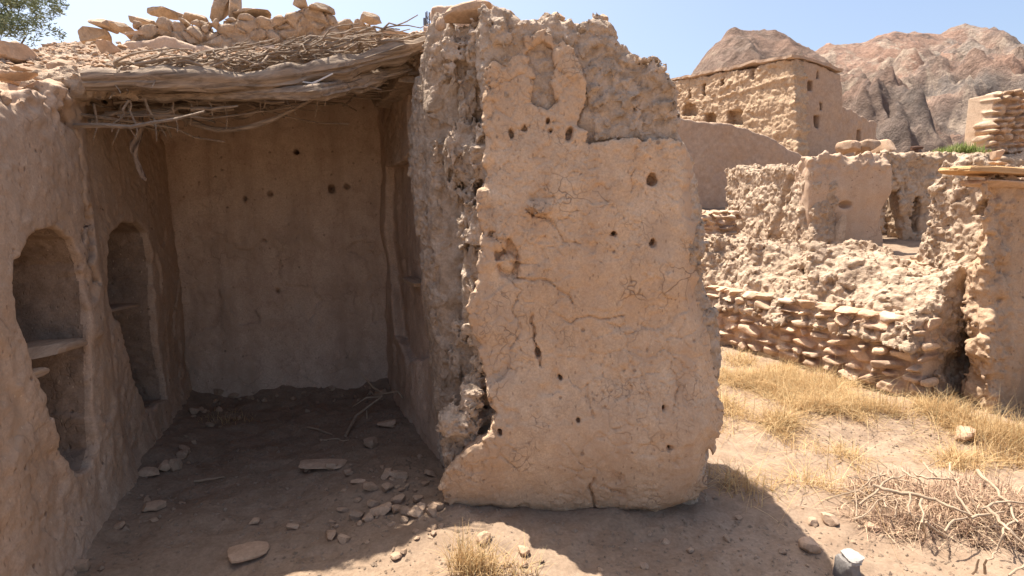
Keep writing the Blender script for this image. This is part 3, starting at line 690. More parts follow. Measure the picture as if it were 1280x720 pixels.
# --- roof: thick mud and rubble mass over logs and brush
RF = Frame(-2.30, 3.02, 14)
LA, LB = at(106, 101, 2.86), at(549, 50, 3.62)
def rloc(p): return ((p[0]-RF.o[0])*RF.c+(p[1]-RF.o[1])*RF.s, -(p[0]-RF.o[0])*RF.s+(p[1]-RF.o[1])*RF.c, float(p[2]))
la, lb = rloc(LA), rloc(LB)
def fr_d(u): return la[1]+(lb[1]-la[1])*(np.clip(u, -.3, 2.1)-la[0])/(lb[0]-la[0])
def fr_z(u): return la[2]+(lb[2]-la[2])*(np.clip(u, -.2, 2.1)-la[0])/(lb[0]-la[0])
def roof_top(u, d):
    zf = fr_z(u)+.05; dd = np.clip((d-fr_d(u))/np.maximum(1.70-fr_d(u), .3), -.1, 1.0)
    return zf+(2.84-zf)*np.clip(dd, -.1, 1)**1.0
def rf(X, Y, Z):
    front = fr_d(X)+.05+.03*np.sin(X*6)
    top = roof_top(X, Y); bot = top-.16-.06*np.clip(Y, 0, .5)
    f = smax(smax(Z-top, bot-Z, .05), smax(front-Y, Y-1.95, .05), .07)
    return smax(f, smax(-.75-X, X-lb[0]-.02, .05), .06)
def rf_d(P):
    return .035*fbm(P, 4, 5, 401, .6)+.02*fbm(P, 18, 3, 402)-.022*(worley(P*22+vn(P*9, 4)[:, None]*.5, 6)[2]-.5)-.012*(worley(P*45, 7)[2]-.5)
V, Fc = sdf((-.9, -.25, 2.1), (2.1, 2.1, 3.4), .0125, rf, rf_d, .12)
roof = link('roof', mk_mesh('roof', V, Fc, False), RF.mat(), room, M_RUBBLE)
def rlog(a, b_, r0, r1, seed, mat=M_LOG, n=26, amp=.03, name='log', seg=14):
    A, B_ = RF.world(*a), RF.world(*b_)
    return tube(name, wig(A, B_, n, amp, seed), np.linspace(r0, r1, n)*(1+.12*np.sin(np.arange(n)*1.1+seed)), roof, mat, seg, seed, .2)
def rlogw(pts, radii, seed, mat=M_LOG, n=70, amp=.02):
    pts = np.array(pts); t = np.linspace(0, len(pts)-1, n); P = np.stack([np.interp(t, np.arange(len(pts)), pts[:, c]) for c in range(3)], 1)
    P += wig((0, 0, 0), (0, 0, 1e-6), n, amp*1e6, seed)*np.sin(np.linspace(0, 1, n)*math.pi)[:, None]
    rr_ = np.interp(t, np.arange(len(pts)), radii)*(1+.16*np.sin(np.arange(n)*.41+seed)+.08*np.sin(np.arange(n)*.9))
    tube('log', [tuple(p) for p in P], rr_, roof, mat, 30, seed, .10, groove=.30)
rlogw([LA, at(330, 98, 3.10), at(440, 80, 3.34), LB], [.045, .055, .060, .040], 3)
rlogw([at(140, 108, 2.96), at(240, 104, 3.04), at(340, 100, 3.15)], [.02, .03, .02], 13)
rlogw([at(150, 120, 3.04), at(260, 117, 3.08), at(392, 115, 3.15), at(450, 102, 3.42), at(508, 84, 3.62)], [.022, .035, .042, .045, .03], 5, amp=.01)
rlogw([at(150, 128, 3.4), at(300, 128, 3.5), at(470, 102, 3.75)], [.04, .045, .04], 8, M_LOGD)
for i, dd in enumerate((.45, .8, 1.15, 1.5)):
    rlog((-.05, dd, float(roof_top(0, dd))-.20), (1.95, dd+.06, float(roof_top(1.95, dd+.06))-.20), .05, .045, 20+i, M_LOGD, seg=10)
# brush and twigs crammed under the mud
r = np.random.RandomState(4); Vb, fb, nb = [], [], 0
for k in range(150):
    u = r.uniform(0, 1.8); d = r.uniform(.06, .9)+float(fr_d(u)); L_ = r.uniform(.25, .8)
    a = np.array([u, d, float(roof_top(u, d))-.16-r.uniform(0, .10)]); an = r.normal(0, .5)+(0 if r.rand() < .6 else 1.4)
    b_ = a+np.array([math.cos(an), math.sin(an)*.6, r.normal(.05, .10)])*L_
    if b_[0] > 1.9: b_[0] = 1.9
    b_[2] = min(b_[2], float(roof_top(b_[0], b_[1]))-.14)
    g = tube_geo(wig(a, b_, 6, .06, k), np.linspace(.009, .004, 6)*r.uniform(.7, 1.6), 5, k, 0)
    Vb.append(g[0]); fb += [tuple(i+nb for i in q) for q in g[1]]; nb += len(g[0])
for k, pl_ in enumerate(([(205, 118), (225, 148), (268, 163), (312, 160), (350, 146), (402, 118)], [(235, 112), (238, 135), (232, 158)], [(190, 122), (205, 150), (214, 172)], [(290, 120), (330, 140), (372, 132)], [(250, 128), (300, 148), (345, 128)], [(142, 138), (172, 140), (196, 152)])):
    ps = [rloc(at(px, py, 3.32+.05*k)) for px, py in pl_]; t = np.linspace(0, len(ps)-1, 18)
    P_ = np.stack([np.interp(t, np.arange(len(ps)), [p[c] for p in ps]) for c in range(3)], 1); P_[1:-1] = (P_[:-2]+2*P_[1:-1]+P_[2:])/4
    g = tube_geo(P_, np.linspace(.022 if k in (0, 4) else .010, .008, 18), 7, k, .2); Vb.append(g[0]); fb += [tuple(i+nb for i in q) for q in g[1]]; nb += len(g[0])
for k in range(170):                                                  # ragged fringe between mud and logs
    u = r.uniform(.22, 1.62); d = float(fr_d(u))+r.uniform(-.07, .10); L_ = r.uniform(.08, .40); a = np.array([u, d, float(fr_z(u))+r.uniform(-.02, .085)])
    an = r.normal(0, .35)+(0 if r.rand() < .6 else -1.57+r.normal(0, .4)); b_ = a+np.array([math.cos(an)*L_, math.sin(an)*L_*.35, (.18*math.cos(an))*L_+r.normal(0, .03)])
    if abs(math.cos(an)) < .5: b_[2] -= .05
    g = tube_geo(wig(a, b_, 6, .10, 500+k), np.linspace(.006, .0025, 6)*r.uniform(.6, 1.7), 5, k, 0)
    Vb.append(g[0]); fb += [tuple(i+nb for i in q) for q in g[1]]; nb += len(g[0])
for k in range(28):                                                   # hanging ends
    u = r.uniform(.1, 1.3); d = r.uniform(0.03, .25)+float(fr_d(u)); z = float(roof_top(u, d))-.17; L_ = r.uniform(.08, .30)
    a = np.array([u, d, z]); b_ = a+np.array([r.normal(.1, .3), r.normal(0, .1), -1])*L_*.8
    g = tube_geo(wig(a, b_, 6, .12, 200+k), np.linspace(.007, .003, 6), 5, k, 0)
    Vb.append(g[0]); fb += [tuple(i+nb for i in q) for q in g[1]]; nb += len(g[0])
me = bpy.data.meshes.new('brushwood'); me.from_pydata([tuple(v) for v in np.concatenate(Vb)], [], fb)
tag(link('brushwood', me, RF.mat(), roof, M_LOG), kind='stuff')
# parapet of rubble stones at the back of the roof
PW = Frame(*[float(q) for q in RF.world(-.75, 1.66, 0)[:2]], 14)
pp = PW.uvs([(100, 60), (100, 50), (160, 48), (166, 26), (190, 26), (196, 18), (226, 20), (232, 27), (258, 25), (262, 34), (268, 22), (300, 17), (340, 19), (350, 20), (366, 9), (392, 10), (412, 18), (448, 24), (466, 22), (472, 36), (486, 50), (490, 80), (100, 90)])
def pa(X, Y, Z): return smax(poly(pp, X, Z), np.abs(Y-.16)-.15, .04)
def pa_d(P):
    W = P+.03*np.stack([vn(P*5, 5), vn(P*5, 6), vn(P*5, 7)], 1)
    f1, f2, i = worley(W*np.array([9, 6, 11], np.float32), 77)
    return .035*(1-ss(.02, .28, f2-f1))-.045*(i-.5)+.016*fbm(P, 14, 3, 3)
lo_, hi_ = np.array(pp).min(0), np.array(pp).max(0)
V, Fc = sdf((lo_[0]-.1, -.12, lo_[1]-.05), (hi_[0]+.1, .45, hi_[1]+.12), .0125, pa, pa_d, .10)
link('parapet', mk_mesh('parapet', V, Fc, False), PW.mat(), room, M_RUBBLE)
Yp = 4.95
for i, (px, py, w, h, lab, ry) in enumerate([
    (118, 45, .27, .12, 'long flat block lying at the left end of the roof parapet', 0), (133, 31, .16, .08, 'rounded block stacked on the leftmost parapet block', .05),
    (154, 36, .13, .10, 'small squarish stone second along the roof parapet', .1), (180, 27, .19, .06, 'flat stone capping the third pile of the roof parapet', .04),
    (210, 17, .21, .07, 'dark flat capstone on the tall narrow pile of the roof parapet', .10), (243, 25, .20, .07, 'flat slab resting right of the tall narrow parapet pile', -.05),
    (276, 12, .10, .24, 'leaning slab tilted against an upright stone on the parapet', .5), (295, 8, .09, .22, 'upright stone standing on the roof parapet', 0),
    (320, 17, .29, .06, 'long flat slab right of the upright stone on the parapet', -.02), (376, 5, .11, .10, 'single stone perched highest on the right part of the parapet', .1),
    (402, 12, .17, .06, 'low flat stone right of the perched parapet stone', .08), (462, 24, .12, .10, 'end block at the right end of the roof parapet', 0)]):
    st(px, py, Yp, w, .24, h, 500+i, lab, (r.normal(0, .06), ry, r.normal(0, .25)), 'parapet stone', 'loose stones on the roof parapet', 'parapet_stone', M_RUBBLE, p=9, cuts=9, rough=.06)
bpy.context.view_layer.update()
def drop(obj, x, y, ztop=6, zoff=0):
    Mi = obj.matrix_world.inverted(); a = Mi @ Vector((x, y, ztop)); d_ = Mi.to_3x3() @ Vector((0, 0, -1))
    ok, loc, nrm, _ = obj.ray_cast(a, d_)
    return (obj.matrix_world @ loc) if ok else None
PEB = [stone_mesh('rubble_stone', 700+i, (1, r.uniform(.7, 1.1), r.uniform(.35, .7)), M_STONE, p=6, cuts=10, rough=.06, hi=.7) for i in range(10)]
def scatter_stone(name, label, cat, group, loc, s, tilt=.25):
    o = link(name, PEB[rnd.randrange(10)], Matrix.Translation(loc) @ Euler((rnd.gauss(0, tilt), rnd.gauss(0, tilt), rnd.uniform(0, 6.3))).to_matrix().to_4x4() @ Matrix.Diagonal((s, s, s, 1)))
    return tag(o, label, cat, group)
k = 0
while k < 100:
    u, d = rnd.uniform(-.7, 1.9), rnd.uniform(0, 1.6)**1.0
    w = RF.world(u, d, 0); p = drop(roof, w.x, w.y)
    if p is None: continue
    s = rnd.choice((.025, .03, .035, .04, .045, .05, .06, .075))
    scatter_stone('rubble_stone', 'small stone in the rubble strewn over the mud roof', 'stone', 'rubble stones on the mud roof', p+Vector((0, 0, s*.12)), s); k += 1
OV = np.array([(1, 0, 0), (0, 1, 0), (-1, 0, 0), (0, -1, 0), (0, 0, .7), (0, 0, -.5)]); OF = np.array([(0, 1, 4), (1, 2, 4), (2, 3, 4), (3, 0, 4), (1, 0, 5), (2, 1, 5), (3, 2, 5), (0, 3, 5)])
gv = []
while len(gv) < 2600:
    u, d = rnd.uniform(-.7, 1.9), rnd.uniform(0, 1.6); w = RF.world(u, d, 0); p = drop(roof, w.x, w.y)
    if p is None: continue
    sz = rnd.uniform(.006, .02)*(1.5 if rnd.random() < .1 else 1); an = rnd.uniform(0, 6.3); ca, sa = math.cos(an), math.sin(an)
    q = OV*sz*np.random.RandomState(len(gv)).uniform(.6, 1.4, (6, 1)); gv.append(np.stack([q[:, 0]*ca-q[:, 1]*sa+p.x, q[:, 0]*sa+q[:, 1]*ca+p.y, q[:, 2]+p.z+sz*.2], 1))
tag(link('roof_gravel', mk_mesh('roof_gravel', np.concatenate(gv), ((np.arange(len(gv))*6)[:, None, None]+OF[None]).reshape(-1, 3), False), mat=M_STONE), 'loose gravel covering the mud roof', kind='stuff')
for i, (px, py, Y, w, h, lab, ry) in enumerate([(48, 92, 3.0, .20, .035, 'thin pale slab lying on top of the left wall', .12), (25, 70, 3.3, .16, .14, 'dark lump of mud on the left wall top at the frame edge', 0), (10, 95, 2.6, .14, .05, 'flat stone on the near left wall top', -.1),
    (85, 86, 3.15, .10, .08, 'clod perched where the left wall meets the roof log', .2), (125, 88, 3.25, .08, .08, 'small upright stone on the roof edge near the wire loop', .1), (138, 62, 4.2, .10, .10, 'squat stone on the rear of the roof below the parapet', .1), (172, 46, 4.7, .22, .05, 'pale flat stone at the foot of the parapet', -.06), (503, 47, 3.9, .30, .05, 'flat slab at the right end of the roof by the tall slab', -.06), (480, 56, 3.85, .16, .06, 'short flat stone on the right end of the roof', .1), (535, 62, 3.6, .18, .07, 'flat stone wedged between roof and tall slab', 0)]):
    st(px, py, Y, w, .2, h, 560+i, lab, (0, ry, r.normal(0, .3)), 'stone', p=8, cuts=8, rough=.06)
lwall = [o for o in room.children if o.name.startswith('wall')][0]; bpy.context.view_layer.update(); k = 0
while k < 26:
    u, d = rnd.uniform(.55, 1.75), rnd.uniform(.02, .5); w = LW.world(u, d, 0); p = drop(lwall, w.x, w.y)
    if p is None or p.z < 1.7: k += 1; continue
    s_ = rnd.choice((.03, .04, .05, .06, .09)); scatter_stone('rubble_stone', 'small stone lying on the crumbling top of the left wall', 'stone', 'stones on the left wall top', p+Vector((0, 0, s_*.12)), s_); k += 1
# wire loop and hanging rag
a = at(150, 90, 3.2); pts = [(a[0]+.040*math.cos(q), a[1]+.02*math.sin(q*2), a[2]+.036*math.sin(q)) for q in np.linspace(-.4, 3.5, 18)]
M_WIRE, nt_, B_ = mat_new('pale wire'); B_.inputs['Base Color'].default_value = (.62, .58, .54, 1)
tag(tube('wire_loop', pts, [.004]*18, None, M_WIRE, 6, 0, 0), 'pale wire loop sticking up from the roof edge', 'wire')
M_RAG = earth('dusty rag', (.34, .26, .21), (.42, .33, .27), bump=.5, fine=60)
tw_ = thing('dead_branch', 'small pale forked twig caught on the front roof logs', 'branch', Matrix.Translation(at(376, 117, 3.15)))
tube('branch', [at(376, 118, 3.16), at(386, 109, 3.15), at(398, 101, 3.17), at(416, 92, 3.2)], [.006, .007, .006, .004], tw_, M_WIRE, 6, 1)
tube('twig', [at(398, 101, 3.17), at(390, 104, 3.16), at(366, 101, 3.15), at(352, 104, 3.15)], [.005, .005, .004, .003], tw_, M_WIRE, 6, 2)
for i, (p0, p1, lab) in enumerate((((180, 94), (228, 86), 'thin stick lying along the roof edge by the wire loop'), ((250, 84), (330, 76), 'long thin stick lying on the roof mud above the logs'), ((430, 66), (500, 52), 'stick lying on the right part of the roof edge'))):
    tag(tube('stick', wig(at(*p0, 3.28+.06*i), at(*p1, 3.38+.1*i), 8, .05, 40+i), np.linspace(.010, .004, 8), None, M_TWIG, 6, i), lab, 'stick')
def rag():
    n, m = 26, 7; V = []
    top = at(170, 135, 3.35); bot = at(178, 224, 3.35)
    for i in range(n):
        t = i/(n-1); c = top+(bot-top)*t+np.array([.02*math.sin(t*7), .02*math.cos(t*5), 0])
        wd = .006+.024*math.exp(-((t-.5)/.12)**2)+.012*math.exp(-((t-.85)/.12)**2); wd *= (1 if t < .95 else .3)
        for j in range(m):
            q = (j/(m-1)-.5)*2; V.append(c+np.array([wd*q, .018*math.sin(q*4+t*14), .012*math.sin(q*5+t*9)]))
    f = [(i*m+j, i*m+j+1, (i+1)*m+j+1, (i+1)*m+j) for i in range(n-1) for j in range(m-1)]
    me = bpy.data.meshes.new('hanging_rag'); me.from_pydata([tuple(v) for v in V], [], f)
    o = link('hanging_rag', me, mat=M_RAG); s = o.modifiers.new('t', 'SOLIDIFY'); s.thickness = .003
    me.polygons.foreach_set('use_smooth', np.full(len(me.polygons), True, bool))
    tag(o, 'twisted pale rag hanging from the roof brush in the left corner', 'rag')
rag()

#@@RIGHT
# ================================================================== ruins at right
W1 = Frame(*W1A, to=tuple(W1B)); L1 = W1.len
w1 = thing('stone_wall', 'long ruined wall at right with a dry stone foot and eroded mud above', 'ruined wall', W1.mat())
rows = []; v = -.06
for k, hh in enumerate((.09, .12, .075, .11, .085, .12, .08, .09)):
    um = 1.3+.25*((k*5) % 3-1)
    rows.append((v+.03, hh*.72, 0., um, .08, .20)); rows.append((v, hh, um, L1-.02+.03*((k*7) % 3-1), .11, .30)); v += hh
me = fuse('stone_courses', course_geo(rows, 5, .26, jut=.03, gap=.022), [((.0, .095, -.2), (L1-.06, .40, v-.01))], .009, M_WALLSTONE)
link('stone_courses', me, W1.mat(), w1, M_WALLSTONE)
rid = W1.uvs([(868, 300), (882, 296), (905, 297), (922, 308), (938, 302), (962, 300), (985, 322), (1010, 312), (1040, 302), (1060, 312), (1078, 316), (1110, 332), (1140, 340), (1165, 340), (1200, 330)], .45)
rid = [(-.2, rid[0][1])]+rid; RU = np.array([q[0] for q in rid]); RV = np.array([q[1] for q in rid]); _o = np.argsort(RU); RU, RV = RU[_o], RV[_o]
print('W1 ridge', [(round(float(a), 2), round(float(b_), 2)) for a, b_ in zip(RU, RV)], 'len', L1)
def w1m(X, Y, Z):
    t = np.interp(X.ravel(), RU, RV).reshape(X.shape)
    slope = (Y-.045)-(Z-.60)/np.maximum(t-.58, .2)*.36
    f = smax(-slope*.8, smax(Z-t, Y-.95, .08), .10)
    f = smax(f, smax(smin(.42-Z, .26-Y, .03), np.maximum(-X-.2, X-L1+.03), .03), .04); f = smax(f, -Z-.2+0*X, .02)
    for px, py, rr in ((908, 312, (.07, .2, .055)), (1005, 340, (.07, .14, .06))):
        u, vv = W1.uv(px, py, .3); f = smax(f, -ell(X, Y, Z, (u, .25, vv), rr), .02)
    for px, py, rr in ((952, 308, (.10, .1, .07)), (912, 300, (.16, .1, .04)), (1020, 310, (.09, .1, .06))):
        u, vv = W1.uv(px, py, .4); f = smin(f, ell(X, Y, Z, (u, .4, vv), rr), .03)
    return f
def rough_d(a=.05, wa=.03, ws=9, seed=0, fine=.014):
    def d(P):
        W = P+.05*np.stack([vn(P*4, 5+seed), vn(P*4, 6+seed), vn(P*4, 7+seed)], 1)
        f1, f2, i = worley(W*ws, seed+3)
        g1, g2, j = worley(W*ws*2.6, seed+8)
        e = a*fbm(P, 4, 5, seed+1, .58)+wa*.6*(1-ss(.02, .2, f2-f1))-wa*1.1*(i-.5)-wa*.7*(j-.5)+fine*fbm(P, 26, 3, seed+2)+a*.5*ridged(P*np.array([5, 5, 1.3], np.float32), 1, 3, seed+4)
        return np.where(e > 0, e*.8, e)
    return d
V, Fc = sdf((-.3, -.1, -.22), (L1+.1, 1.05, 1.7), .015, w1m, rough_d(.085, .035, 8, 610, .02), .18)
link('mud_rubble', mk_mesh('mud_rubble', V, Fc, False), W1.mat(), w1, M_RUBBLE)

# tall broken wall joining W1 at the right, with a shaded recess and a smooth pier
W2 = Frame(4.12, 6.15, to=(4.20, 4.66)); L2 = W2.len
tp = W2.uvs([(1118, 345), (1135, 330), (1150, 300), (1158, 265), (1163, 225), (1166, 195), (1185, 190), (1212, 196), (1240, 205)], .0)
TU = np.array([q[0] for q in tp]); TV = np.array([q[1] for q in tp]); _o = np.argsort(TU); TU, TV = TU[_o], TV[_o]
print('W2 top', [(round(float(a), 2), round(float(b_), 2)) for a, b_ in zip(TU, TV)], 'len', L2)
def w2(X, Y, Z):
    t = np.interp(X.ravel(), TU, TV).reshape(X.shape)
    f = smax(-(Y-.06*(Z-1)+.0), smax(Z-t+.25*np.clip(Y, 0, 1), Y-.75, .05), .05)
    f = smax(f, smax(-Z-.2, np.maximum(TU[0]-.15-X, X-L2-.1), .03), .05)
    for px, py, rr in ((1222, 318, (.03, .1, .035)), (1228, 345, (.03, .1, .04)), (1218, 262, (.05, .1, .05))):
        u, vv = W2.uv(px, py); f = smax(f, -ell(X, Y, Z, (u, 0, vv), rr), .015)
    return f
V, Fc = sdf((TU[0]-.3, -.25, -.25), (L2+.2, .9, 2.5), .015, w2, rough_d(.08, .035, 9, 640, .02), .18)
rw_ = thing('mud_wall', 'tall crumbling sunlit wall at right behind the stone foot, next to the smooth pier', 'ruined wall', W2.mat())
link('mud_rubble', mk_mesh('mud_rubble', V, Fc, False), W2.mat(), rw_, M_RUBBLE)
u0 = W2.uv(1125, 340)[0]; sr = []
vv = W2.uv(1150, 362)[1]
for k in range(7): sr.append((vv+k*.042, .042, u0-.12+k*.01, u0+.42+.02*((k*5) % 3), .07, .19))
me = fuse('stone_courses', course_geo(sr, 9, .16, jut=.04, gap=.008), [((u0-.1, .05, vv-.1), (u0+.4, .3, vv+7*.042-.02))], .009, M_WALLSTONE)
link('stone_courses', me, W2.mat() @ Matrix.Translation((0, -.10, 0)), rw_, M_WALLSTONE)

# smooth pier at the right frame edge
PF = Frame(3.80, 4.28, 8)
pr = PF.uvs([(1222, 232), (1228, 215), (1262, 222), (1300, 222), (1330, 225), (1400, 225), (1400, 600), (1290, 560), (1244, 528), (1236, 505), (1232, 470), (1228, 430), (1238, 360), (1232, 300)])
pmin = min(q[0] for q in pr)
def pier(X, Y, Z):
    b = .04*np.sin(Z*3+X*2); f = smax(poly(pr, X, Z), smax(-(Y+b), Y-.62, .03), .04); return smax(f, (pmin+.05+1.15*Y+.06*np.sin(Z*5)-X)*.66, .04)
def pier_d(P):
    ed = ss(.14, .0, P[:, 0]+.02*vn(P*4, 3))
    return .03*fbm(P*np.array([2.2, 2, .8], np.float32), 1, 3, 661)+.022*ridged(P*np.array([9, 7, 1.6], np.float32), 1, 4, 662)+.006*fbm(P, 30, 2, 665)+ed*(.05*fbm(P, 8, 4, 663)+.015*fbm(P, 28, 2, 664))
lo_, hi_ = np.array(pr).min(0), np.array(pr).max(0)
V, Fc = sdf((lo_[0]-.1, -.2, lo_[1]-.02), (hi_[0], .7, hi_[1]+.1), .011, pier, pier_d, .12)
link('mud_pier', mk_mesh('mud_pier', V, Fc), PF.mat(), None, M_PIER)
tag(bpy.data.objects['mud_pier'], 'smooth worn mud pier at the right edge carrying orange planks', 'ruined wall')
# planks on the pier
for i, (px0, px1, py, th, dp, lab) in enumerate(((1204, 1330, 214, .06, .30, 'orange timber plank laid on top of the mud pier'), (1228, 1330, 230, .05, .26, 'pale shorter slab under the orange plank on the pier'))):
    a, b_ = PF.uv(px0, py), PF.uv(px1, py); w = b_[0]-a[0]
    o_ = link('plank', stone_mesh('plank', 70+i, (w, dp, th), M_PLANK if i == 0 else M_STONE, p=9, rough=.04, cuts=2, hi=1.2), PF.mat() @ Matrix.Translation(((a[0]+b_[0])/2, .10, a[1])) @ Euler((0, R(2.0), R(3))).to_matrix().to_4x4())
    tag(o_, lab, 'plank')
st(1248, 204, 4.5, .13, .1, .02, 73, 'thin pale stone flake lying on the orange plank', (0, .1, .2), 'stone')
st(1246, 193, 4.6, .09, .1, .09, 74, 'squat greenish stone standing behind the orange plank', (0, 0, .2), 'stone')

# ruined house in the middle distance
MR = Frame(4.32, 8.25, 2); ML = Frame(4.02, 10.2, to=(4.32, 8.25))
mh = thing('ruined_house', 'roofless ruined mud house with sunlit rubble side and shaded plaster front', 'ruined house', MR.mat())
mo = MR.uvs([(1012, 198), (1040, 194), (1075, 192), (1108, 190), (1112, 240), (1104, 262), (1104, 345), (1012, 345)])
def mf(X, Y, Z):
    f = smax(poly(mo, X, Z), smax(-Y-.02*np.sin(Z*4), Y-.45, .02), .05)
    u, v = MR.uv(1056, 256); f = smax(f, -ell(X, Y, Z, (u, 0, v), (.10, .12, .05)), .02); return f
def mf_d(P):
    tp = ss(2.0, 2.3, P[:, 2]); return .03*fbm(P, 2, 3, 71)+.012*fbm(P*np.array([6, 4, 2.], np.float32), 1, 3, 72)+tp*(.07*fbm(P, 5, 4, 73)+.02*fbm(P, 20, 2, 74))
V, Fc = sdf((-.1, -.15, .75), (1.3, .6, 2.7), .019, mf, mf_d, .15)
link('wall', mk_mesh('wall', V, Fc), MR.mat(), mh, M_SMOOTH)['label'] = 'shaded smooth front wall'
me_ = ML.uvs([(905, 212), (922, 205), (935, 214), (958, 208), (985, 210), (1000, 200), (1016, 196), (1016, 345), (905, 345)])
def mlf(X, Y, Z):
    f = smax(poly(me_, X, Z), smax(-Y-.05*(1.8-Z), Y-.45, .02), .06)
    c = ML.uvs([(985, 225), (975, 250), (972, 300)]); d = pline(c, X, Z); f = f+np.maximum(0, 1-d/.10)*.12*(Y < .3); return f
lo_, hi_ = np.array(me_).min(0), np.array(me_).max(0)
V, Fc = sdf((lo_[0]-.1, -.3, .75), (hi_[0]+.1, .6, hi_[1]+.15), .02, mlf, rough_d(.07, .04, 7, 680, .02), .2)
link('wall', mk_mesh('wall', V, Fc, False), ML.mat(), mh, M_RUBBLE)['label'] = 'sunlit rubble side wall'
MB_ = Frame(5.2, 9.0, 4)
mbp = MB_.uvs([(1090, 192), (1130, 190), (1168, 192), (1240, 190), (1240, 345), (1090, 345)])
def mbf(X, Y, Z):
    f = smax(poly(mbp, X, Z), smax(-Y, Y-.4, .02), .05)
    for q in ([(1106, 238), (1126, 238), (1128, 345), (1106, 345)], [(1143, 246), (1150, 246), (1150, 290), (1143, 290)]):
        f = smax(f, -(poly(MB_.uvs(q), X, Z)+0*Y), .02)
    return f
lo_, hi_ = np.array(mbp).min(0), np.array(mbp).max(0)
V, Fc = sdf((lo_[0], -.15, .75), (hi_[0], .5, hi_[1]+.12), .02, mbf, rough_d(.05, .04, 6, 690, .02), .2)
link('wall', mk_mesh('wall', V, Fc), MB_.mat(), mh, M_RUBBLE)['label'] = 'rear wall with a dark doorway and a slit'
V, Fc = sdf((-.2, -.1, .6), (2.6, .4, 2.3), .03, lambda X, Y, Z: box(X, Y, Z, (1.2, .15, 1.4), (1.2, .13, .8), .03), rough_d(.04, .03, 6, 695, .02), .2)
link('wall', mk_mesh('wall', V, Fc), MB_.mat() @ Matrix.Translation((0, 1.1, .0)), mh, M_INNER)['label'] = 'inner wall seen in shadow through the doorway'
a = MR.uv(1050, 270)
st(1050, 290, 8.15, .12, .12, .5, 760, 'broken mud stub standing against the shaded ruin wall', (0, .05, .1), 'mud stub', name='mud_stub', mat=M_RUBBLE, p=4)

# low stack of thin stones left of the ruin
SF = Frame(2.66, 8.0, 6); q0, q1 = SF.uv(872, 300), SF.uv(928, 262)
sr = []; v = Hz(2.9, 8.0)-.1; hh = (q1[1]-v)/11
for k in range(11): sr.append((v+k*hh, hh, q0[0], q1[0]-.02*(k % 3), .08, .26))
me = fuse('stone_stack', course_geo(sr, 12, .3, jut=.04, gap=.010), [((q0[0], .08, v-.1), (q1[0]-.05, .3, v+10*hh))], .012, M_WALLSTONE)
tag(link('stone_stack', me, SF.mat(), None, M_WALLSTONE), 'low stack of thin flat stones beside the ruined house', 'stone wall')

# plain boundary wall below the far house
BF = Frame(4.05, 12.6, to=(7.6, 13.6))
bp_ = BF.uvs([(800, 135), (845, 146), (880, 150), (905, 156), (935, 163), (960, 172), (985, 184), (1000, 190), (1014, 205), (1050, 206), (1050, 330), (800, 330)])
lo_, hi_ = np.array(bp_).min(0), np.array(bp_).max(0)
V, Fc = sdf((lo_[0], -.2, lo_[1]), (hi_[0], .6, hi_[1]+.1), .028, lambda X, Y, Z: smax(poly(bp_, X, Z), np.abs(Y-.2)-.2, .05), lambda P: .04*fbm(P, 1.2, 3, 91)+.02*fbm(P*np.array([4, 4, 2.], np.float32), 1, 3, 92)+.008*fbm(P, 14, 2, 93), .15)
link('boundary_wall', mk_mesh('boundary_wall', V, Fc), BF.mat(), None, M_HOUSEP)
tag(bpy.data.objects['boundary_wall'], 'plain shaded mud wall stepping down in front of the far house', 'wall')

# far house on the slope
HL = Frame(7.35, 26.6, to=(9.55, 20.0)); HR = Frame(9.55, 20.0, to=(12.45, 21.25))
fh = thing('mud_house', 'intact two storey mud house on the slope under the mountains', 'mud house', Matrix.Translation((9.55, 20, 3)))
hl = HL.uvs([(820, 104), (838, 101), (880, 93), (930, 84), (992, 72), (1002, 300), (820, 300)])
win = [HL.uvs(q) for q in ([(853, 135), (858, 129), (870, 130), (870, 145), (853, 145)], [(880, 142), (894, 142), (894, 156), (880, 156)], [(908, 139), (927, 139), (927, 156), (908, 156)])]
slit = [HL.uvs(q) for q in ([(860, 113), (863, 113), (863, 122), (860, 122)], [(877, 106), (880, 106), (880, 118), (877, 118)], [(900, 100), (903, 100), (903, 106), (900, 106)], [(937, 90), (940, 90), (940, 98), (937, 98)])]
def hlf(X, Y, Z):
    f = smax(poly(hl, X, Z), smax(-Y, Y-.6, .02), .04)
    for w in win: f = smax(f, -smax(poly(w, X, Z)+0*Y, Y-.4, .01), .02)
    for w in slit: f = smax(f, -smax(poly(w, X, Z)+0*Y, Y-.25, .01), .02)
    return f
def hl_d(P):
    W = P+.05*np.stack([vn(P*2, 5), vn(P*2, 6), vn(P*2, 7)], 1)
    f1, f2, i = worley(W*np.array([4.2, 4.2, 6.5], np.float32), 33)
    return .03*(1-ss(.02, .3, f2-f1))-.06*(i-.5)+.04*fbm(P, 2, 4, 3)+.06*np.abs(vn(P*np.array([.3, .3, 3.2], np.float32), 8))
lo_, hi_ = np.array(hl).min(0), np.array(hl).max(0)
V, Fc = sdf((lo_[0], -.25, lo_[1]), (hi_[0]+.1, .7, hi_[1]+.1), .042, hlf, hl_d, .25)
link('wall', mk_mesh('wall', V, Fc), HL.mat(), fh, M_HOUSE)['label'] = 'sunlit masonry wall with three window openings'
hr = HR.uvs([(995, 73), (1020, 80), (1052, 92), (1056, 300), (995, 300)])
sl2 = [HR.uvs(q) for q in ([(1011, 101), (1016, 101), (1016, 112), (1011, 112)], [(1021, 88), (1024, 88), (1024, 98), (1021, 98)], [(1019, 145), (1025, 145), (1024, 160), (1019, 160)], [(1025, 128), (1028, 128), (1028, 138), (1025, 138)])]
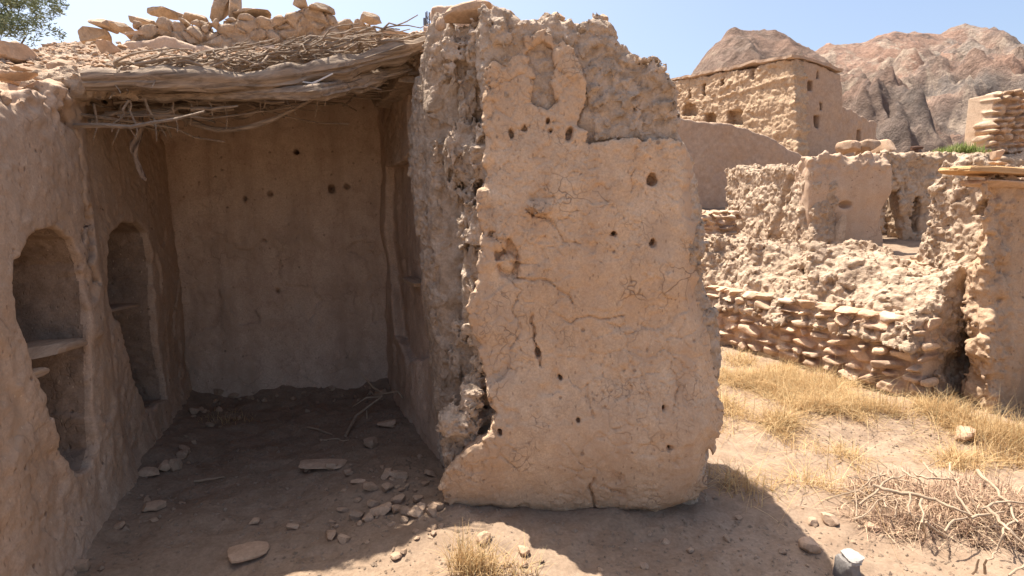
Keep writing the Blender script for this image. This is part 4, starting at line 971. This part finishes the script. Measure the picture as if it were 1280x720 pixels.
def hrf(X, Y, Z):
    f = smax(poly(hr, X, Z), smax(-Y, Y-.6, .02), .05)
    for w in sl2: f = smax(f, -smax(poly(w, X, Z)+0*Y, Y-.35, .01), .02)
    return f
lo_, hi_ = np.array(hr).min(0), np.array(hr).max(0)
V, Fc = sdf((lo_[0]-.1, -.2, lo_[1]), (hi_[0]+.1, .7, hi_[1]+.1), .042, hrf, lambda P: .05*fbm(P, .9, 3, 3)+.02*fbm(P, 5, 3, 4), .25)
link('wall', mk_mesh('wall', V, Fc), HR.mat(), fh, M_HOUSEP)['label'] = 'shaded rendered end wall with slits'
rt = [HL.world(HL.uv(838, 99)[0]-.6, -.04, HL.uv(838, 99)[1]), HL.world(HL.uv(992, 70)[0]+.04, -.05, HL.uv(992, 70)[1]), HR.world(HR.uv(1052, 91)[0]+.04, -.04, HR.uv(1052, 91)[1])]
rt.append(rt[0]+rt[2]-rt[1])
Vr = [tuple(p) for p in rt]+[tuple(p+Vector((0, 0, .22))) for p in rt]
rv = np.array(Vr)
def quad_grid(c, nu, nv, th, seed):
    """slab with uneven edges on four corner points"""
    c = [np.array(q) for q in c]; V = []
    for layer in (0, 1):
        for i in range(nu+1):
            for j in range(nv+1):
                s_, t_ = i/nu, j/nv; V.append((c[0]*(1-s_)+c[1]*s_)*(1-t_)+(c[3]*(1-s_)+c[2]*s_)*t_+np.array([0, 0, th*layer]))
    V = np.array(V, np.float32); V[:, 2] += .07*fbm(V, 1.6, 3, seed); V[:, :2] += (.06*np.stack([fbm(V, 1.8, 3, seed+1), fbm(V, 1.8, 3, seed+2)], 1))
    m = (nu+1)*(nv+1); f = []
    I = lambda i, j, l: l*m+i*(nv+1)+j
    for i in range(nu):
        for j in range(nv):
            f.append((I(i, j, 1), I(i+1, j, 1), I(i+1, j+1, 1), I(i, j+1, 1))); f.append((I(i, j, 0), I(i, j+1, 0), I(i+1, j+1, 0), I(i+1, j, 0)))
    for i in range(nu):
        f.append((I(i, 0, 0), I(i+1, 0, 0), I(i+1, 0, 1), I(i, 0, 1))); f.append((I(i, nv, 0), I(i, nv, 1), I(i+1, nv, 1), I(i+1, nv, 0)))
    for j in range(nv):
        f.append((I(0, j, 0), I(0, j, 1), I(0, j+1, 1), I(0, j+1, 0))); f.append((I(nu, j, 0), I(nu, j+1, 0), I(nu, j+1, 1), I(nu, j, 1)))
    return V, np.array(f)
Vr, Fr = quad_grid([rt[0], rt[1], rt[2], rt[3]], 60, 30, .09, 5)
link('roof', mk_mesh('roof', Vr, Fr, False), Matrix.Identity(4), fh, M_HOUSEP)
# annex behind the house
AX = Frame(12.9, 22.6, to=(15.4, 24.6))
ax_ = AX.uvs([(1040, 128), (1052, 132), (1070, 140), (1085, 150), (1097, 152), (1099, 300), (1040, 300)])
axw = AX.uvs([(1072, 163), (1077, 163), (1077, 176), (1072, 176)])
lo_, hi_ = np.array(ax_).min(0), np.array(ax_).max(0)
V, Fc = sdf((lo_[0], -.2, lo_[1]), (hi_[0]+.1, .8, hi_[1]+.1), .05, lambda X, Y, Z: smax(smax(poly(ax_, X, Z), np.abs(Y-.3)-.3, .05), -smax(poly(axw, X, Z)+0*Y, Y-.3, .01), .02), lambda P: .05*fbm(P, 1, 3, 5)+.03*fbm(P, 5, 3, 6), .25)
tag(link('ruined_house', mk_mesh('ruined_house', V, Fc), AX.mat(), None, M_HOUSEP), 'low broken annex wall with a slit right of the far house', 'ruined house')
# pale block stones on the wall line below the annex
for i, (px, py, w, h, lab) in enumerate(((1060, 185, .26, .24, 'greyish stone block standing below the far annex'), (1081, 184, .34, .24, 'larger pale stone block right of the greyish one'), (1106, 184, .18, .26, 'reddish upright clod right of the pale blocks'))):
    st(px, py, 10.0, w, .4, h, 770+i, lab, (0, .1*i, .3), 'stone block', name='stone_block', p=5)
# rear wall top with shrub and iron post
RWL = Frame(6.0, 10.1, to=(9.2, 9.3))
rp = RWL.uvs([(1085, 196), (1110, 190), (1140, 193), (1165, 190), (1190, 188), (1215, 190), (1240, 190), (1300, 192), (1300, 300), (1085, 300)])
lo_, hi_ = np.array(rp).min(0), np.array(rp).max(0)
V, Fc = sdf((lo_[0], -.2, lo_[1]), (hi_[0], .8, hi_[1]+.15), .027, lambda X, Y, Z: smax(poly(rp, X, Z), np.abs(Y-.35)-.35, .06), rough_d(.06, .05, 4, 720, .02), .2)
tag(link('mud_wall', mk_mesh('mud_wall', V, Fc), RWL.mat(), None, M_RUBBLE), 'rear rubble wall behind the ruins with a green shrub on top', 'ruined wall')
TW = Frame(7.75, 9.7, 6)
tw = TW.uvs([(1239, 150), (1246, 128), (1262, 122), (1285, 118), (1330, 112), (1330, 215), (1240, 215)])
v0 = min(q[1] for q in tw); v1 = max(q[1] for q in tw); sr = []; v = v0-.1; k = 0
while v < v1-.05:
    hh = .105; px_ = min(q[0] for q in tw)+(.09 if v > v0+.55*(v1-v0) else 0)+.03*(k % 3)
    sr.append((v, hh, px_, 1.6, .10, .22)); v += hh; k += 1
me = fuse('stone_wall', course_geo(sr, 15, .4, jut=.03, gap=.014), [((min(q[0] for q in tw)+.12, .12, v0-.3), (1.6, .6, v-.05))], .016, M_WALLSTONE)
tag(link('stone_wall', me, TW.mat(), None, M_WALLSTONE), 'dry stone corner of a building at the upper right frame edge', 'ruined wall')
M_RUST = earth('rusty iron', (.10, .06, .045), (.14, .08, .055), bump=.3)
ip = thing('iron_post', 'short dark T-shaped post on the rear wall top', 'post', Matrix.Translation(at(1145, 205, 9.2)))
a, b_ = at(1145, 210, 9.2), at(1145, 187, 9.2); tube('post', [a, (a+b_)/2, b_], [.035]*3, ip, M_RUST, 8, 1, .1)
tube('crossbar', [at(1139, 185.5, 9.2), at(1146, 184.5, 9.2), at(1153, 184.5, 9.2)], [.03]*3, ip, M_RUST, 8, 2, .1)

#@@PLANTS
# ================================================================== foliage
def leaf_crown(name, clumps, per, size, mat, seed, M, parent):
    r = np.random.RandomState(seed); C = []
    for c, rad in clumps:
        n = int(per*rad[0]*rad[2]); d = r.normal(size=(n, 3)); d /= np.linalg.norm(d, axis=1)[:, None]; q = r.uniform(.25, 1, n)**.5
        C.append(np.array(c)+d*q[:, None]*np.array(rad))
    C = np.concatenate(C); n = len(C)
    keep = fbm(C.astype(np.float32), 1.6, 2, seed) > -.18; C = C[keep]; n = len(C)
    a = r.normal(size=(n, 3)); a[:, 2] *= .6; a /= np.linalg.norm(a, axis=1)[:, None]; b_ = np.cross(a, r.normal(size=(n, 3))); b_ /= np.linalg.norm(b_, axis=1)[:, None]
    s = size*r.uniform(.5, 1.4, n)[:, None]
    V = np.stack([C-a*s, C+b_*s*.22, C+a*s, C-b_*s*.22], 1).reshape(-1, 3); Fq = (np.arange(n)*4)[:, None]+np.arange(4)[None]
    me = mk_mesh(name, V, Fq, False)
    t = me.attributes.new('tint', 'FLOAT', 'POINT'); t.data.foreach_set('value', np.repeat(np.clip(r.normal(.5, .25, n), 0, 1), 4).astype(np.float32))
    return link(name, me, M, parent, mat)
TY = 11.0; tc_ = at(10, 25, TY); tb = Vector((tc_[0]-.6, TY, Hz(tc_[0]-.6, TY)))
tr = thing('tree', 'feathery grey green tree rising behind the roof at the upper left', 'tree', Matrix.Translation(tb))
tube('trunk', [tb, tb+Vector((.1, 0, 1.4)), tb+Vector((.25, .05, 2.7)), tb+Vector((.3, 0, 3.7))], [.16, .13, .10, .06], tr, M_LOGD, 9, 3)
for k, e in enumerate(((1.5, .2, 1.0), (.9, -.3, 1.6), (-.8, .2, 1.3), (-1.4, .3, .8), (.3, .4, 2.0))):
    p0 = tb+Vector((.2, 0, 2.3)); tube('limb', wig(p0, p0+Vector(e)*1.1, 8, .08, k+5), np.linspace(.06, .015, 8), tr, M_LOGD, 6, k)
cl = []; rr = random.Random(5)
for k in range(60):
    px, py = rr.uniform(-170, 70), rr.uniform(-110, 62)
    if px > 35: py = min(py, 95-px*.9+rr.uniform(-15, 5))
    cl.append((at(px, py, TY+rr.uniform(-.9, .9))-np.array(tb), (rr.uniform(.22, .42),)*2+(rr.uniform(.2, .36),)))
leaf_crown('crown', cl, 9000, .042, M_LEAF, 3, Matrix.Translation(tb), tr)
# shrub on the rear wall
sb = at(1200, 190, 9.75)
leaf = []
r = np.random.RandomState(8); n = 900
roots = np.stack([r.normal(0, .20, n), r.normal(0, .12, n), r.uniform(-.03, .02, n)], 1)
b_ = blades('green_shrub', roots, r.uniform(.06, .20, n)*np.exp(-(roots[:, 0]/.35)**2), np.full(n, .016), .5, 9, M_LEAF2, M=Matrix.Translation(sb))
tag(b_, 'low bright green shrub growing on the rear wall', 'shrub')

# lattice mast far behind
Mm = at(535, 62, 60)
M_STEEL, nt_, B_ = mat_new('grey steel'); B_.inputs['Base Color'].default_value = (.16, .17, .19, 1)
ms = thing('lattice_mast', 'thin grey lattice mast far off on the skyline left of the central wall', 'mast', Matrix.Translation((Mm[0], 60, Hz(Mm[0], 60))))
zb, zt = Hz(Mm[0], 60), float(at(535, 15, 60)[2]); rm = .20; P3 = [(Mm[0]+rm*math.cos(q), 60+rm*math.sin(q)) for q in (.5, 2.6, 4.7)]
def bars(name, segs, rad, parent, mat):
    Vb, fb, nb = [], [], 0
    for a, b_ in segs:
        g = tube_geo([a, (np.array(a)+np.array(b_))/2, b_], [rad]*3, 5, 0, 0); Vb.append(g[0]); fb += [tuple(i+nb for i in q) for q in g[1]+g[2]]; nb += len(g[0])
    me = bpy.data.meshes.new(name); me.from_pydata([tuple(np.array(v)-np.array(WM[parent].translation)) for v in np.concatenate(Vb)], [], fb)
    return link(name, me, WM[parent], parent, mat)
for x, y in P3: bars('leg', [((x, y, zb), (x, y, zt))], .06, ms, M_STEEL)
sg = []; z = zb; k = 0
while z < zt-.5:
    for q in range(3):
        a, b_ = P3[q], P3[(q+1) % 3]; sg.append(((a[0], a[1], z), (b_[0], b_[1], z+.5)))
    z += .5; k += 1
bars('bracing', sg, .03, ms, M_STEEL)
for zz, s_ in ((zt-.5, 1), (zt-1.0, -1)):
    me = stone_mesh('antenna', 5, (.22, .16, .75), M_STEEL, p=8, rough=0, cuts=0); link('antenna', me, Matrix.Translation((Mm[0]+.28*s_, 59.8, zz)), ms, M_STEEL)

#@@GROUND
# ================================================================== things on the ground
def on(px, py, lift=0.0):
    p = gnd(px, py)
    for _ in range(6): p = gnd(px, py, Hz(p[0], p[1]))
    return Vector((p[0], p[1], p[2]+lift))
for i, (px, py, w, d, h, rz, rx, lab) in enumerate(((404, 582, .28, .13, .025, .1, .2, 'pale flat slab lying in the middle of the room floor'), (311, 692, .17, .13, .03, .5, .25, 'warm brown wedge-shaped slab near the bottom edge of the floor'), (193, 635, .11, .10, .035, .3, .2, 'small square slab near the foot of the left wall'),
    (187, 594, .11, .08, .04, .2, .5, 'left of two broken slabs against the foot of the left wall'), (206, 588, .08, .08, .06, .8, .6, 'upright broken slab beside its twin by the left wall'), (485, 533, .15, .10, .05, .1, .1, 'dark flat stone on the floor below the dead branch'), (462, 558, .11, .09, .06, .5, .1, 'rounded dark stone right of the pale floor slab'), (476, 641, .11, .08, .05, .1, 0, 'lumpy stone at the sunlit edge of the room floor'),
    (318, 654, .05, .04, .025, .1, .2, 'small pale chip in the middle of the dark floor'), (366, 661, .06, .04, .03, .1, .2, 'pale chip right of the wedge-shaped slab'), (100, 712, .07, .05, .05, .3, .2, 'small stone at the bottom left corner of the floor'), (447, 604, .09, .05, .025, .4, .2, 'thin flake left of the sunlit stones'), (434, 592, .05, .045, .03, .4, .1, 'pale pebble below the flat floor slab'))):
    stone('flat_stone' if h < .045 else 'stone', lab, 'stone', on(px, py, h*.4), (w, d, h), 800+i, (rx*.3, rx*.25, rz), mat=M_STONE, p=5, cuts=8, rough=.08)
k = 0; rs = random.Random(11)
while k < 72:
    px, py = rs.gauss(500, 45), rs.gauss(632, 38)
    if not (400 < px < 556 and 555 < py < 700): continue
    s = rs.choice((.02, .025, .03, .035, .04, .05, .065, .08)); scatter_stone('rubble_stone', 'small angular stone scattered on the floor beside the central wall', 'stone', 'rubble stones by the foot of the central wall', on(px, py, s*.15), s); k += 1
k = 0
while k < 62:
    t = rs.random()
    if t < .5: q = LW.world(rs.uniform(.9, 3.1), -abs(rs.gauss(0, .14))-.12, 0)
    else: q = BW.world(rs.uniform(.35, 1.85), -abs(rs.gauss(0, .18))-.10, 0)
    s = rs.choice((.025, .03, .035, .04, .05, .06, .09)); scatter_stone('rubble_stone', 'small fallen stone lying along the foot of the room walls', 'stone', 'fallen stones along the room walls', Vector((q.x, q.y, Hz(q.x, q.y)+s*.15)), s, .4); k += 1
k = 0
while k < 8:
    px, py = rs.uniform(130, 430), rs.uniform(560, 718)
    s = rs.choice((.012, .018, .02, .03)); scatter_stone('rubble_stone', 'tiny stone on the shaded room floor', 'stone', 'tiny stones on the shaded room floor', on(px, py, s*.15), s); k += 1
k = 0
while k < 28:
    px, py = rs.uniform(620, 1100), rs.uniform(600, 718)
    if px < 880 and py < 668: continue
    s = rs.choice((.015, .02, .03, .04)); scatter_stone('rubble_stone', 'small stone on the bare earth in front of the central wall', 'stone', 'small stones in front of the central wall', on(px, py, s*.15), s); k += 1
for i, (px, py, w, lab) in enumerate(((1013, 686, .10, 'rounded brown stone right of the shadow tip'), (1016, 655, .06, 'small dark stone behind the rounded brown one'), (1036, 652, .09, 'low stone at the left edge of the brush heap'), (1090, 662, .07, 'pale pinkish stone inside the brush heap'), (605, 676, .07, 'stone in the shadow under the central wall'), (655, 690, .06, 'pale stone in the shadow under the central wall'), (1195, 470, .12, 'squarish stone at the foot of the dark recess'), (1205, 548, .16, 'low pale stone in the grass below the pier'))):
    stone('stone', lab, 'stone', on(px, py, w*.2), (w, w*.8, w*.62), 840+i, (0, 0, i), cuts=6)
# grit everywhere near the camera, one uncountable sheet of pebbles
r = np.random.RandomState(21); Vg, Fg, Tg, nb = [], [], [], 0
oct_v = np.array([(1, 0, 0), (0, 1, 0), (-1, 0, 0), (0, -1, 0), (0, 0, .7), (0, 0, -.5)], np.float32)
oct_f = np.array([(0, 1, 4), (1, 2, 4), (2, 3, 4), (3, 0, 4), (1, 0, 5), (2, 1, 5), (3, 2, 5), (0, 3, 5)])
n = 17000; X = r.uniform(-2.4, 3.6, n); Yg = r.uniform(2.05, 6.5, n)**1.0
keep = fbm(np.stack([X, Yg, X*0], 1).astype(np.float32), 1.3, 3, 5)+.3*((X > -1.0) & (X < 0) & (Yg < 3.5)) > -.05; X, Yg = X[keep], Yg[keep]; n = len(X)
Zg = Hn(X, Yg); s = r.uniform(.003, .011, n)*np.where(r.rand(n) < .06, 1.8, 1)
az = r.uniform(0, 6.28, n); ca, sa = np.cos(az), np.sin(az)
o3 = oct_v[None]*s[:, None, None]*r.uniform(.6, 1.3, (n, 6, 1)); ox = o3[:, :, 0]*ca[:, None]-o3[:, :, 1]*sa[:, None]; oy = o3[:, :, 0]*sa[:, None]+o3[:, :, 1]*ca[:, None]
Vg = np.stack([ox+X[:, None], oy+Yg[:, None], o3[:, :, 2]+Zg[:, None]+s[:, None]*.15], -1).reshape(-1, 3)
tag(link('gravel', mk_mesh('gravel', Vg, ((np.arange(n)*6)[:, None, None]+oct_f[None]).reshape(-1, 3), False), mat=M_GRIT), 'loose grit and gravel over the ground', kind='stuff')

# dead branch on the room floor
B0 = on(432, 548, .02); br = thing('dead_branch', 'forked dead branch propped on the dark room floor near the back wall', 'branch', Matrix.Translation(B0))
def pw(px, py, Y): return Vector(at(px, py, Y))
tube('branch', [B0, pw(445, 520, 4.05), pw(466, 504, 4.15), pw(478, 495, 4.2)], [.012, .011, .010, .007], br, M_TWIG, 7, 1)
tube('branch', [pw(503, 497, 4.25), pw(497, 489, 4.25), pw(478, 492, 4.2), pw(466, 484, 4.15), pw(450, 465, 4.1)], [.010, .011, .010, .009, .004], br, M_TWIG, 7, 2)
tube('twig', [pw(478, 496, 4.2), pw(458, 497, 4.15), pw(441, 508, 4.05)], [.007, .006, .003], br, M_TWIG, 6, 3)
tube('twig', [pw(458, 510, 4.12), pw(459, 524, 4.1), pw(459, 530, 4.1)], [.006, .005, .003], br, M_TWIG, 6, 4)
for i, (a, b_, lab) in enumerate((((384, 536), (415, 545), 'short dark stick lying left of the forked branch'), ((243, 604), (280, 598), 'thin stick lying on the floor near the left wall'), ((400, 552), (436, 552), 'thin twig under the forked dead branch'))):
    A, B_ = on(*a, .012), on(*b_, .012); tag(tube('stick', wig(A, B_, 6, .05, i), [.008, .008, .007, .007, .006, .004], None, M_TWIG, 6, i), lab, 'stick')

# dry grass in the yard, tufts
def grass_area(name, label, spots, n, hlo, hhi, lean, seed, w=.006):
    r = np.random.RandomState(seed); rt_ = []
    pts = np.array([[p[0], p[1], p[2]] for p in spots]); wt = pts[:, 2]**2; wt /= wt.sum()
    idx = r.choice(len(pts), n, p=wt); X = pts[idx, 0]+r.normal(0, 1, n)*pts[idx, 2]*.5; Yy = pts[idx, 1]+r.normal(0, 1, n)*pts[idx, 2]*.5
    d = (X-W1B[0])*_nw[0]+(Yy-W1B[1])*_nw[1]; k = d < .02; X, Yy = X[k], Yy[k]
    cl = fbm(np.stack([X, Yy, X*0], 1).astype(np.float32), 3.0, 3, seed)
    k = cl > -.05; X, Yy, cl = X[k], Yy[k], cl[k]
    h = r.uniform(hlo, hhi, len(X))**1.0*(.6+.8*np.clip(cl+.3, 0, 1)); Z = Hn(X, Yy)-.01
    return tag(blades(name, np.stack([X, Yy, Z], 1), h, np.full(len(X), w), lean, seed, M_STRAW), label, kind='stuff')
sp = []
rg = random.Random(3)
for k in range(70):
    px, py = rg.uniform(900, 1160), rg.uniform(455, 545)
    if py > 480+.28*(px-900)*.0+60: continue
    p = on(px, py); sp.append((p.x, p.y, rg.uniform(.15, .4)))
for k in range(16):
    p = on(rg.uniform(905, 1080), rg.uniform(568, 608)); sp.append((p.x, p.y, rg.uniform(.08, .22)))
for k in range(30):
    p = on(rg.uniform(1180, 1330), rg.uniform(515, 590)); sp.append((p.x, p.y, rg.uniform(.12, .3)))
grass_area('dry_grass', 'straw-coloured dry grass covering the yard below the stone wall', sp, 36000, .04, .18, 1.25, 31, .0055)
grass_area('dry_stalks', 'long bent dry stalks lying among the yard grass', sp, 1500, .15, .36, 1.6, 32, .004)
r = np.random.RandomState(77)
def tuft(px, py, n, rad, h0, h1, lab, seed, lean=.55):
    p = on(px, py); r = np.random.RandomState(seed); rt_ = np.stack([np.clip(r.normal(0, rad, n), -rad*1.7, rad*1.7), np.clip(r.normal(0, rad*.7, n), -rad*1.2, rad*1.2), np.zeros(n)], 1)
    rt_[:, 2] = Hn(rt_[:, 0]+p.x, rt_[:, 1]+p.y)-p.z-.01
    tag(blades('grass_tuft', rt_, r.uniform(h0, h1, n), np.full(n, .0045), lean, seed, M_STRAW, 5, M=Matrix.Translation(p)), lab, 'grass tuft', 'dry grass tufts')
tuft(590, 712, 420, .055, .05, .20, 'golden dry grass tuft at the bottom edge under the left corner of the central wall', 5)
tuft(640, 716, 120, .07, .04, .13, 'sparse dry grass right of the golden tuft at the bottom edge', 6, .9)
tuft(1185, 520, 300, .09, .08, .28, 'tall dry grass tuft below the shaded recess', 7)
tuft(1268, 560, 500, .14, .10, .40, 'tall pale dry grass at the right edge in front of the pier', 8, .4)
tuft(1010, 480, 350, .10, .08, .22, 'olive-yellow dry tuft by the far part of the stone wall', 9)
tuft(1110, 515, 350, .10, .08, .22, 'straw tuft against the near end of the stone wall', 10)
tuft(285, 525, 160, .10, .03, .10, 'dark dry weeds at the foot of the back wall', 11, .9)

# brush heap at right
hc = on(1165, 640); bh_ = thing('brush_heap', 'heap of dead branches and dry brush on the ground at the right', 'brush heap', Matrix.Translation(hc))
r = np.random.RandomState(61); n = 9500
ang = r.uniform(0, 6.28, n); rad = np.sqrt(r.uniform(0, 1, n)); X = .62*rad*np.cos(ang)+.12; Yy = .36*rad*np.sin(ang); kp = fbm(np.stack([X, Yy, X*0], 1).astype(np.float32), 6, 3, 9) > -.12; X, Yy, rad = X[kp], Yy[kp], rad[kp]; n = len(X)
rt_ = np.stack([X, Yy, np.zeros(n)], 1); rt_[:, 2] = Hn(X+hc.x, Yy+hc.y)-hc.z+r.uniform(0, .12, n)*(1-rad**2)*np.clip(1.0+X, .3, 1.2)
tag(blades('twig_tangle', rt_, r.uniform(.03, .16, n), np.full(n, .0045), 1.25, 62, M_BRUSHW, 3, bh_, Matrix.Translation(hc), .9), kind='stuff')
def gw(px, py, lift):
    p = on(px, py); c_ = Vector((0, 0, EYE)); l = lift+.06 if lift > .03 else lift+.02
    return p+(c_-p)*(l/(EYE-p.z))
BR = [[(1092, 606, .16), (1110, 613, .16), (1136, 617, .15), (1170, 625, .14), (1195, 636, .13), (1214, 645, .10)], [(1136, 617, .15), (1137, 640, .10), (1144, 662, .03)], [(1152, 622, .15), (1153, 650, .08), (1156, 676, .0)], [(1157, 652, .10), (1170, 664, .05), (1184, 674, .0)], [(1215, 645, .10), (1200, 625, .14), (1194, 610, .16)],
    [(1142, 590, .12), (1158, 598, .12), (1180, 598, .12), (1196, 600, .11)], [(1222, 590, .14), (1246, 612, .12), (1262, 634, .10), (1276, 655, .06)], [(1235, 636, .12), (1250, 652, .10), (1262, 664, .08), (1290, 690, .04)], [(1226, 636, .12), (1245, 627, .12), (1290, 628, .12)], [(1215, 648, .10), (1240, 642, .11), (1256, 640, .10)],
    [(1126, 586, .12), (1140, 594, .12), (1156, 604, .12)], [(1155, 580, .14), (1166, 594, .12), (1175, 600, .1)], [(1187, 580, .15), (1190, 594, .12)], [(1075, 630, .04), (1094, 616, .10), (1110, 600, .12), (1130, 594, .12)], [(1180, 665, .05), (1192, 652, .08), (1212, 647, .1)], [(1266, 650, .09), (1252, 668, .06), (1246, 690, .02)], [(1262, 720, .02), (1285, 700, .06)], [(1228, 715, .0), (1236, 700, .05), (1248, 690, .06)], [(1214, 718, .0), (1222, 700, .05)]]
for i, b_ in enumerate(BR):
    ps = [gw(*q) for q in b_]; rr_ = .0095 if i in (0, 6, 7) else .0065
    P = []
    for q in range(len(ps)-1):
        for t in (0, .33, .66): P.append(ps[q].lerp(ps[q+1], t))
    P.append(ps[-1]); P = [p+Vector((rs.gauss(0, .004), rs.gauss(0, .004), rs.gauss(0, .004))) for p in P]
    tube('branch', P, np.linspace(rr_, rr_*.55, len(P)), bh_, M_TWIG, 7, i, .1)
for k in range(60):
    an = rs.uniform(0, 6.28); q = math.sqrt(rs.random()); c = hc+Vector((.55*q*math.cos(an)+.10, .32*q*math.sin(an), .03+.07*rs.random()))
    d_ = Vector((rs.gauss(0, 1), rs.gauss(0, 1), rs.gauss(0, .35))).normalized()*rs.uniform(.05, .18)
    tube('twig', [Vector(v) for v in wig(c-d_, c+d_, 6, .08, k+300)], np.linspace(.005, .002, 6), bh_, M_TWIG, 5, k, 0)
# squared stone post at the bottom edge
pc = on(1062, 722); M_POST = earth('grey weathered post', (.20, .18, .165), (.26, .24, .22), (.16, .14, .13), bump=.7, fine=60)
po = thing('stone_post', 'short grey square stone post with a whitish top at the bottom edge', 'post', Matrix.Translation(pc))
M_WHITE = earth('limewash', (.33, .30, .27), (.42, .385, .35), (.20, .18, .16), bump=.5, fine=60)
link('shaft', stone_mesh('shaft', 12, (.105, .105, .16), M_POST, p=7, rough=.08, cuts=3, hi=1.5), Matrix.Translation(pc+Vector((0, 0, .02))) @ Matrix.Rotation(.25, 4, 'Z'), po, M_POST)
link('cap', stone_mesh('cap', 13, (.095, .095, .03), M_WHITE, p=5, rough=.16, cuts=4), Matrix.Translation(pc+Vector((0, 0, .10))) @ Matrix.Rotation(.25, 4, 'Z'), po, M_WHITE)

#@@LIGHT
# ================================================================== light, camera
SUN_EL, SUN_H = R(67), (-.70, .714)
w = bpy.data.worlds.new('World'); sc.world = w; w.use_nodes = True; nt = w.node_tree
sky = nt.nodes.new('ShaderNodeTexSky'); sky.sky_type = 'NISHITA'; sky.sun_disc = False
sky.sun_elevation = SUN_EL; sky.sun_rotation = math.atan2(SUN_H[0], SUN_H[1]); sky.altitude = 800; sky.dust_density = 7.0; sky.ozone_density = 1.0; sky.air_density = 1.0
nt.links.new(sky.outputs[0], nt.nodes['Background'].inputs[0]); nt.nodes['Background'].inputs[1].default_value = .10
sun = bpy.data.lights.new('sun', 'SUN'); sun.energy = 4.6; sun.angle = R(.5); sun.color = (1, .945, .855)
so = bpy.data.objects.new('sun', sun); COL.objects.link(so)
dv = Vector((SUN_H[0]*math.cos(SUN_EL), SUN_H[1]*math.cos(SUN_EL), math.sin(SUN_EL)))
so.rotation_euler = dv.to_track_quat('Z', 'Y').to_euler(); so.location = dv*30
cam = bpy.data.cameras.new('camera'); cam.sensor_width = 36; cam.lens = F/1280*36; cam.clip_end = 6000; cam.clip_start = .05
co = bpy.data.objects.new('camera', cam); COL.objects.link(co); co.location = (0, 0, EYE); co.rotation_euler = (math.pi/2-PITCH, 0, 0)
sc.camera = co
sc.view_settings.view_transform = 'Standard'; sc.view_settings.look = 'None'; sc.view_settings.exposure = 1.25; sc.view_settings.gamma = 1; sc.view_settings.use_curve_mapping = False
sc.cycles.max_bounces = 10; sc.cycles.diffuse_bounces = 8
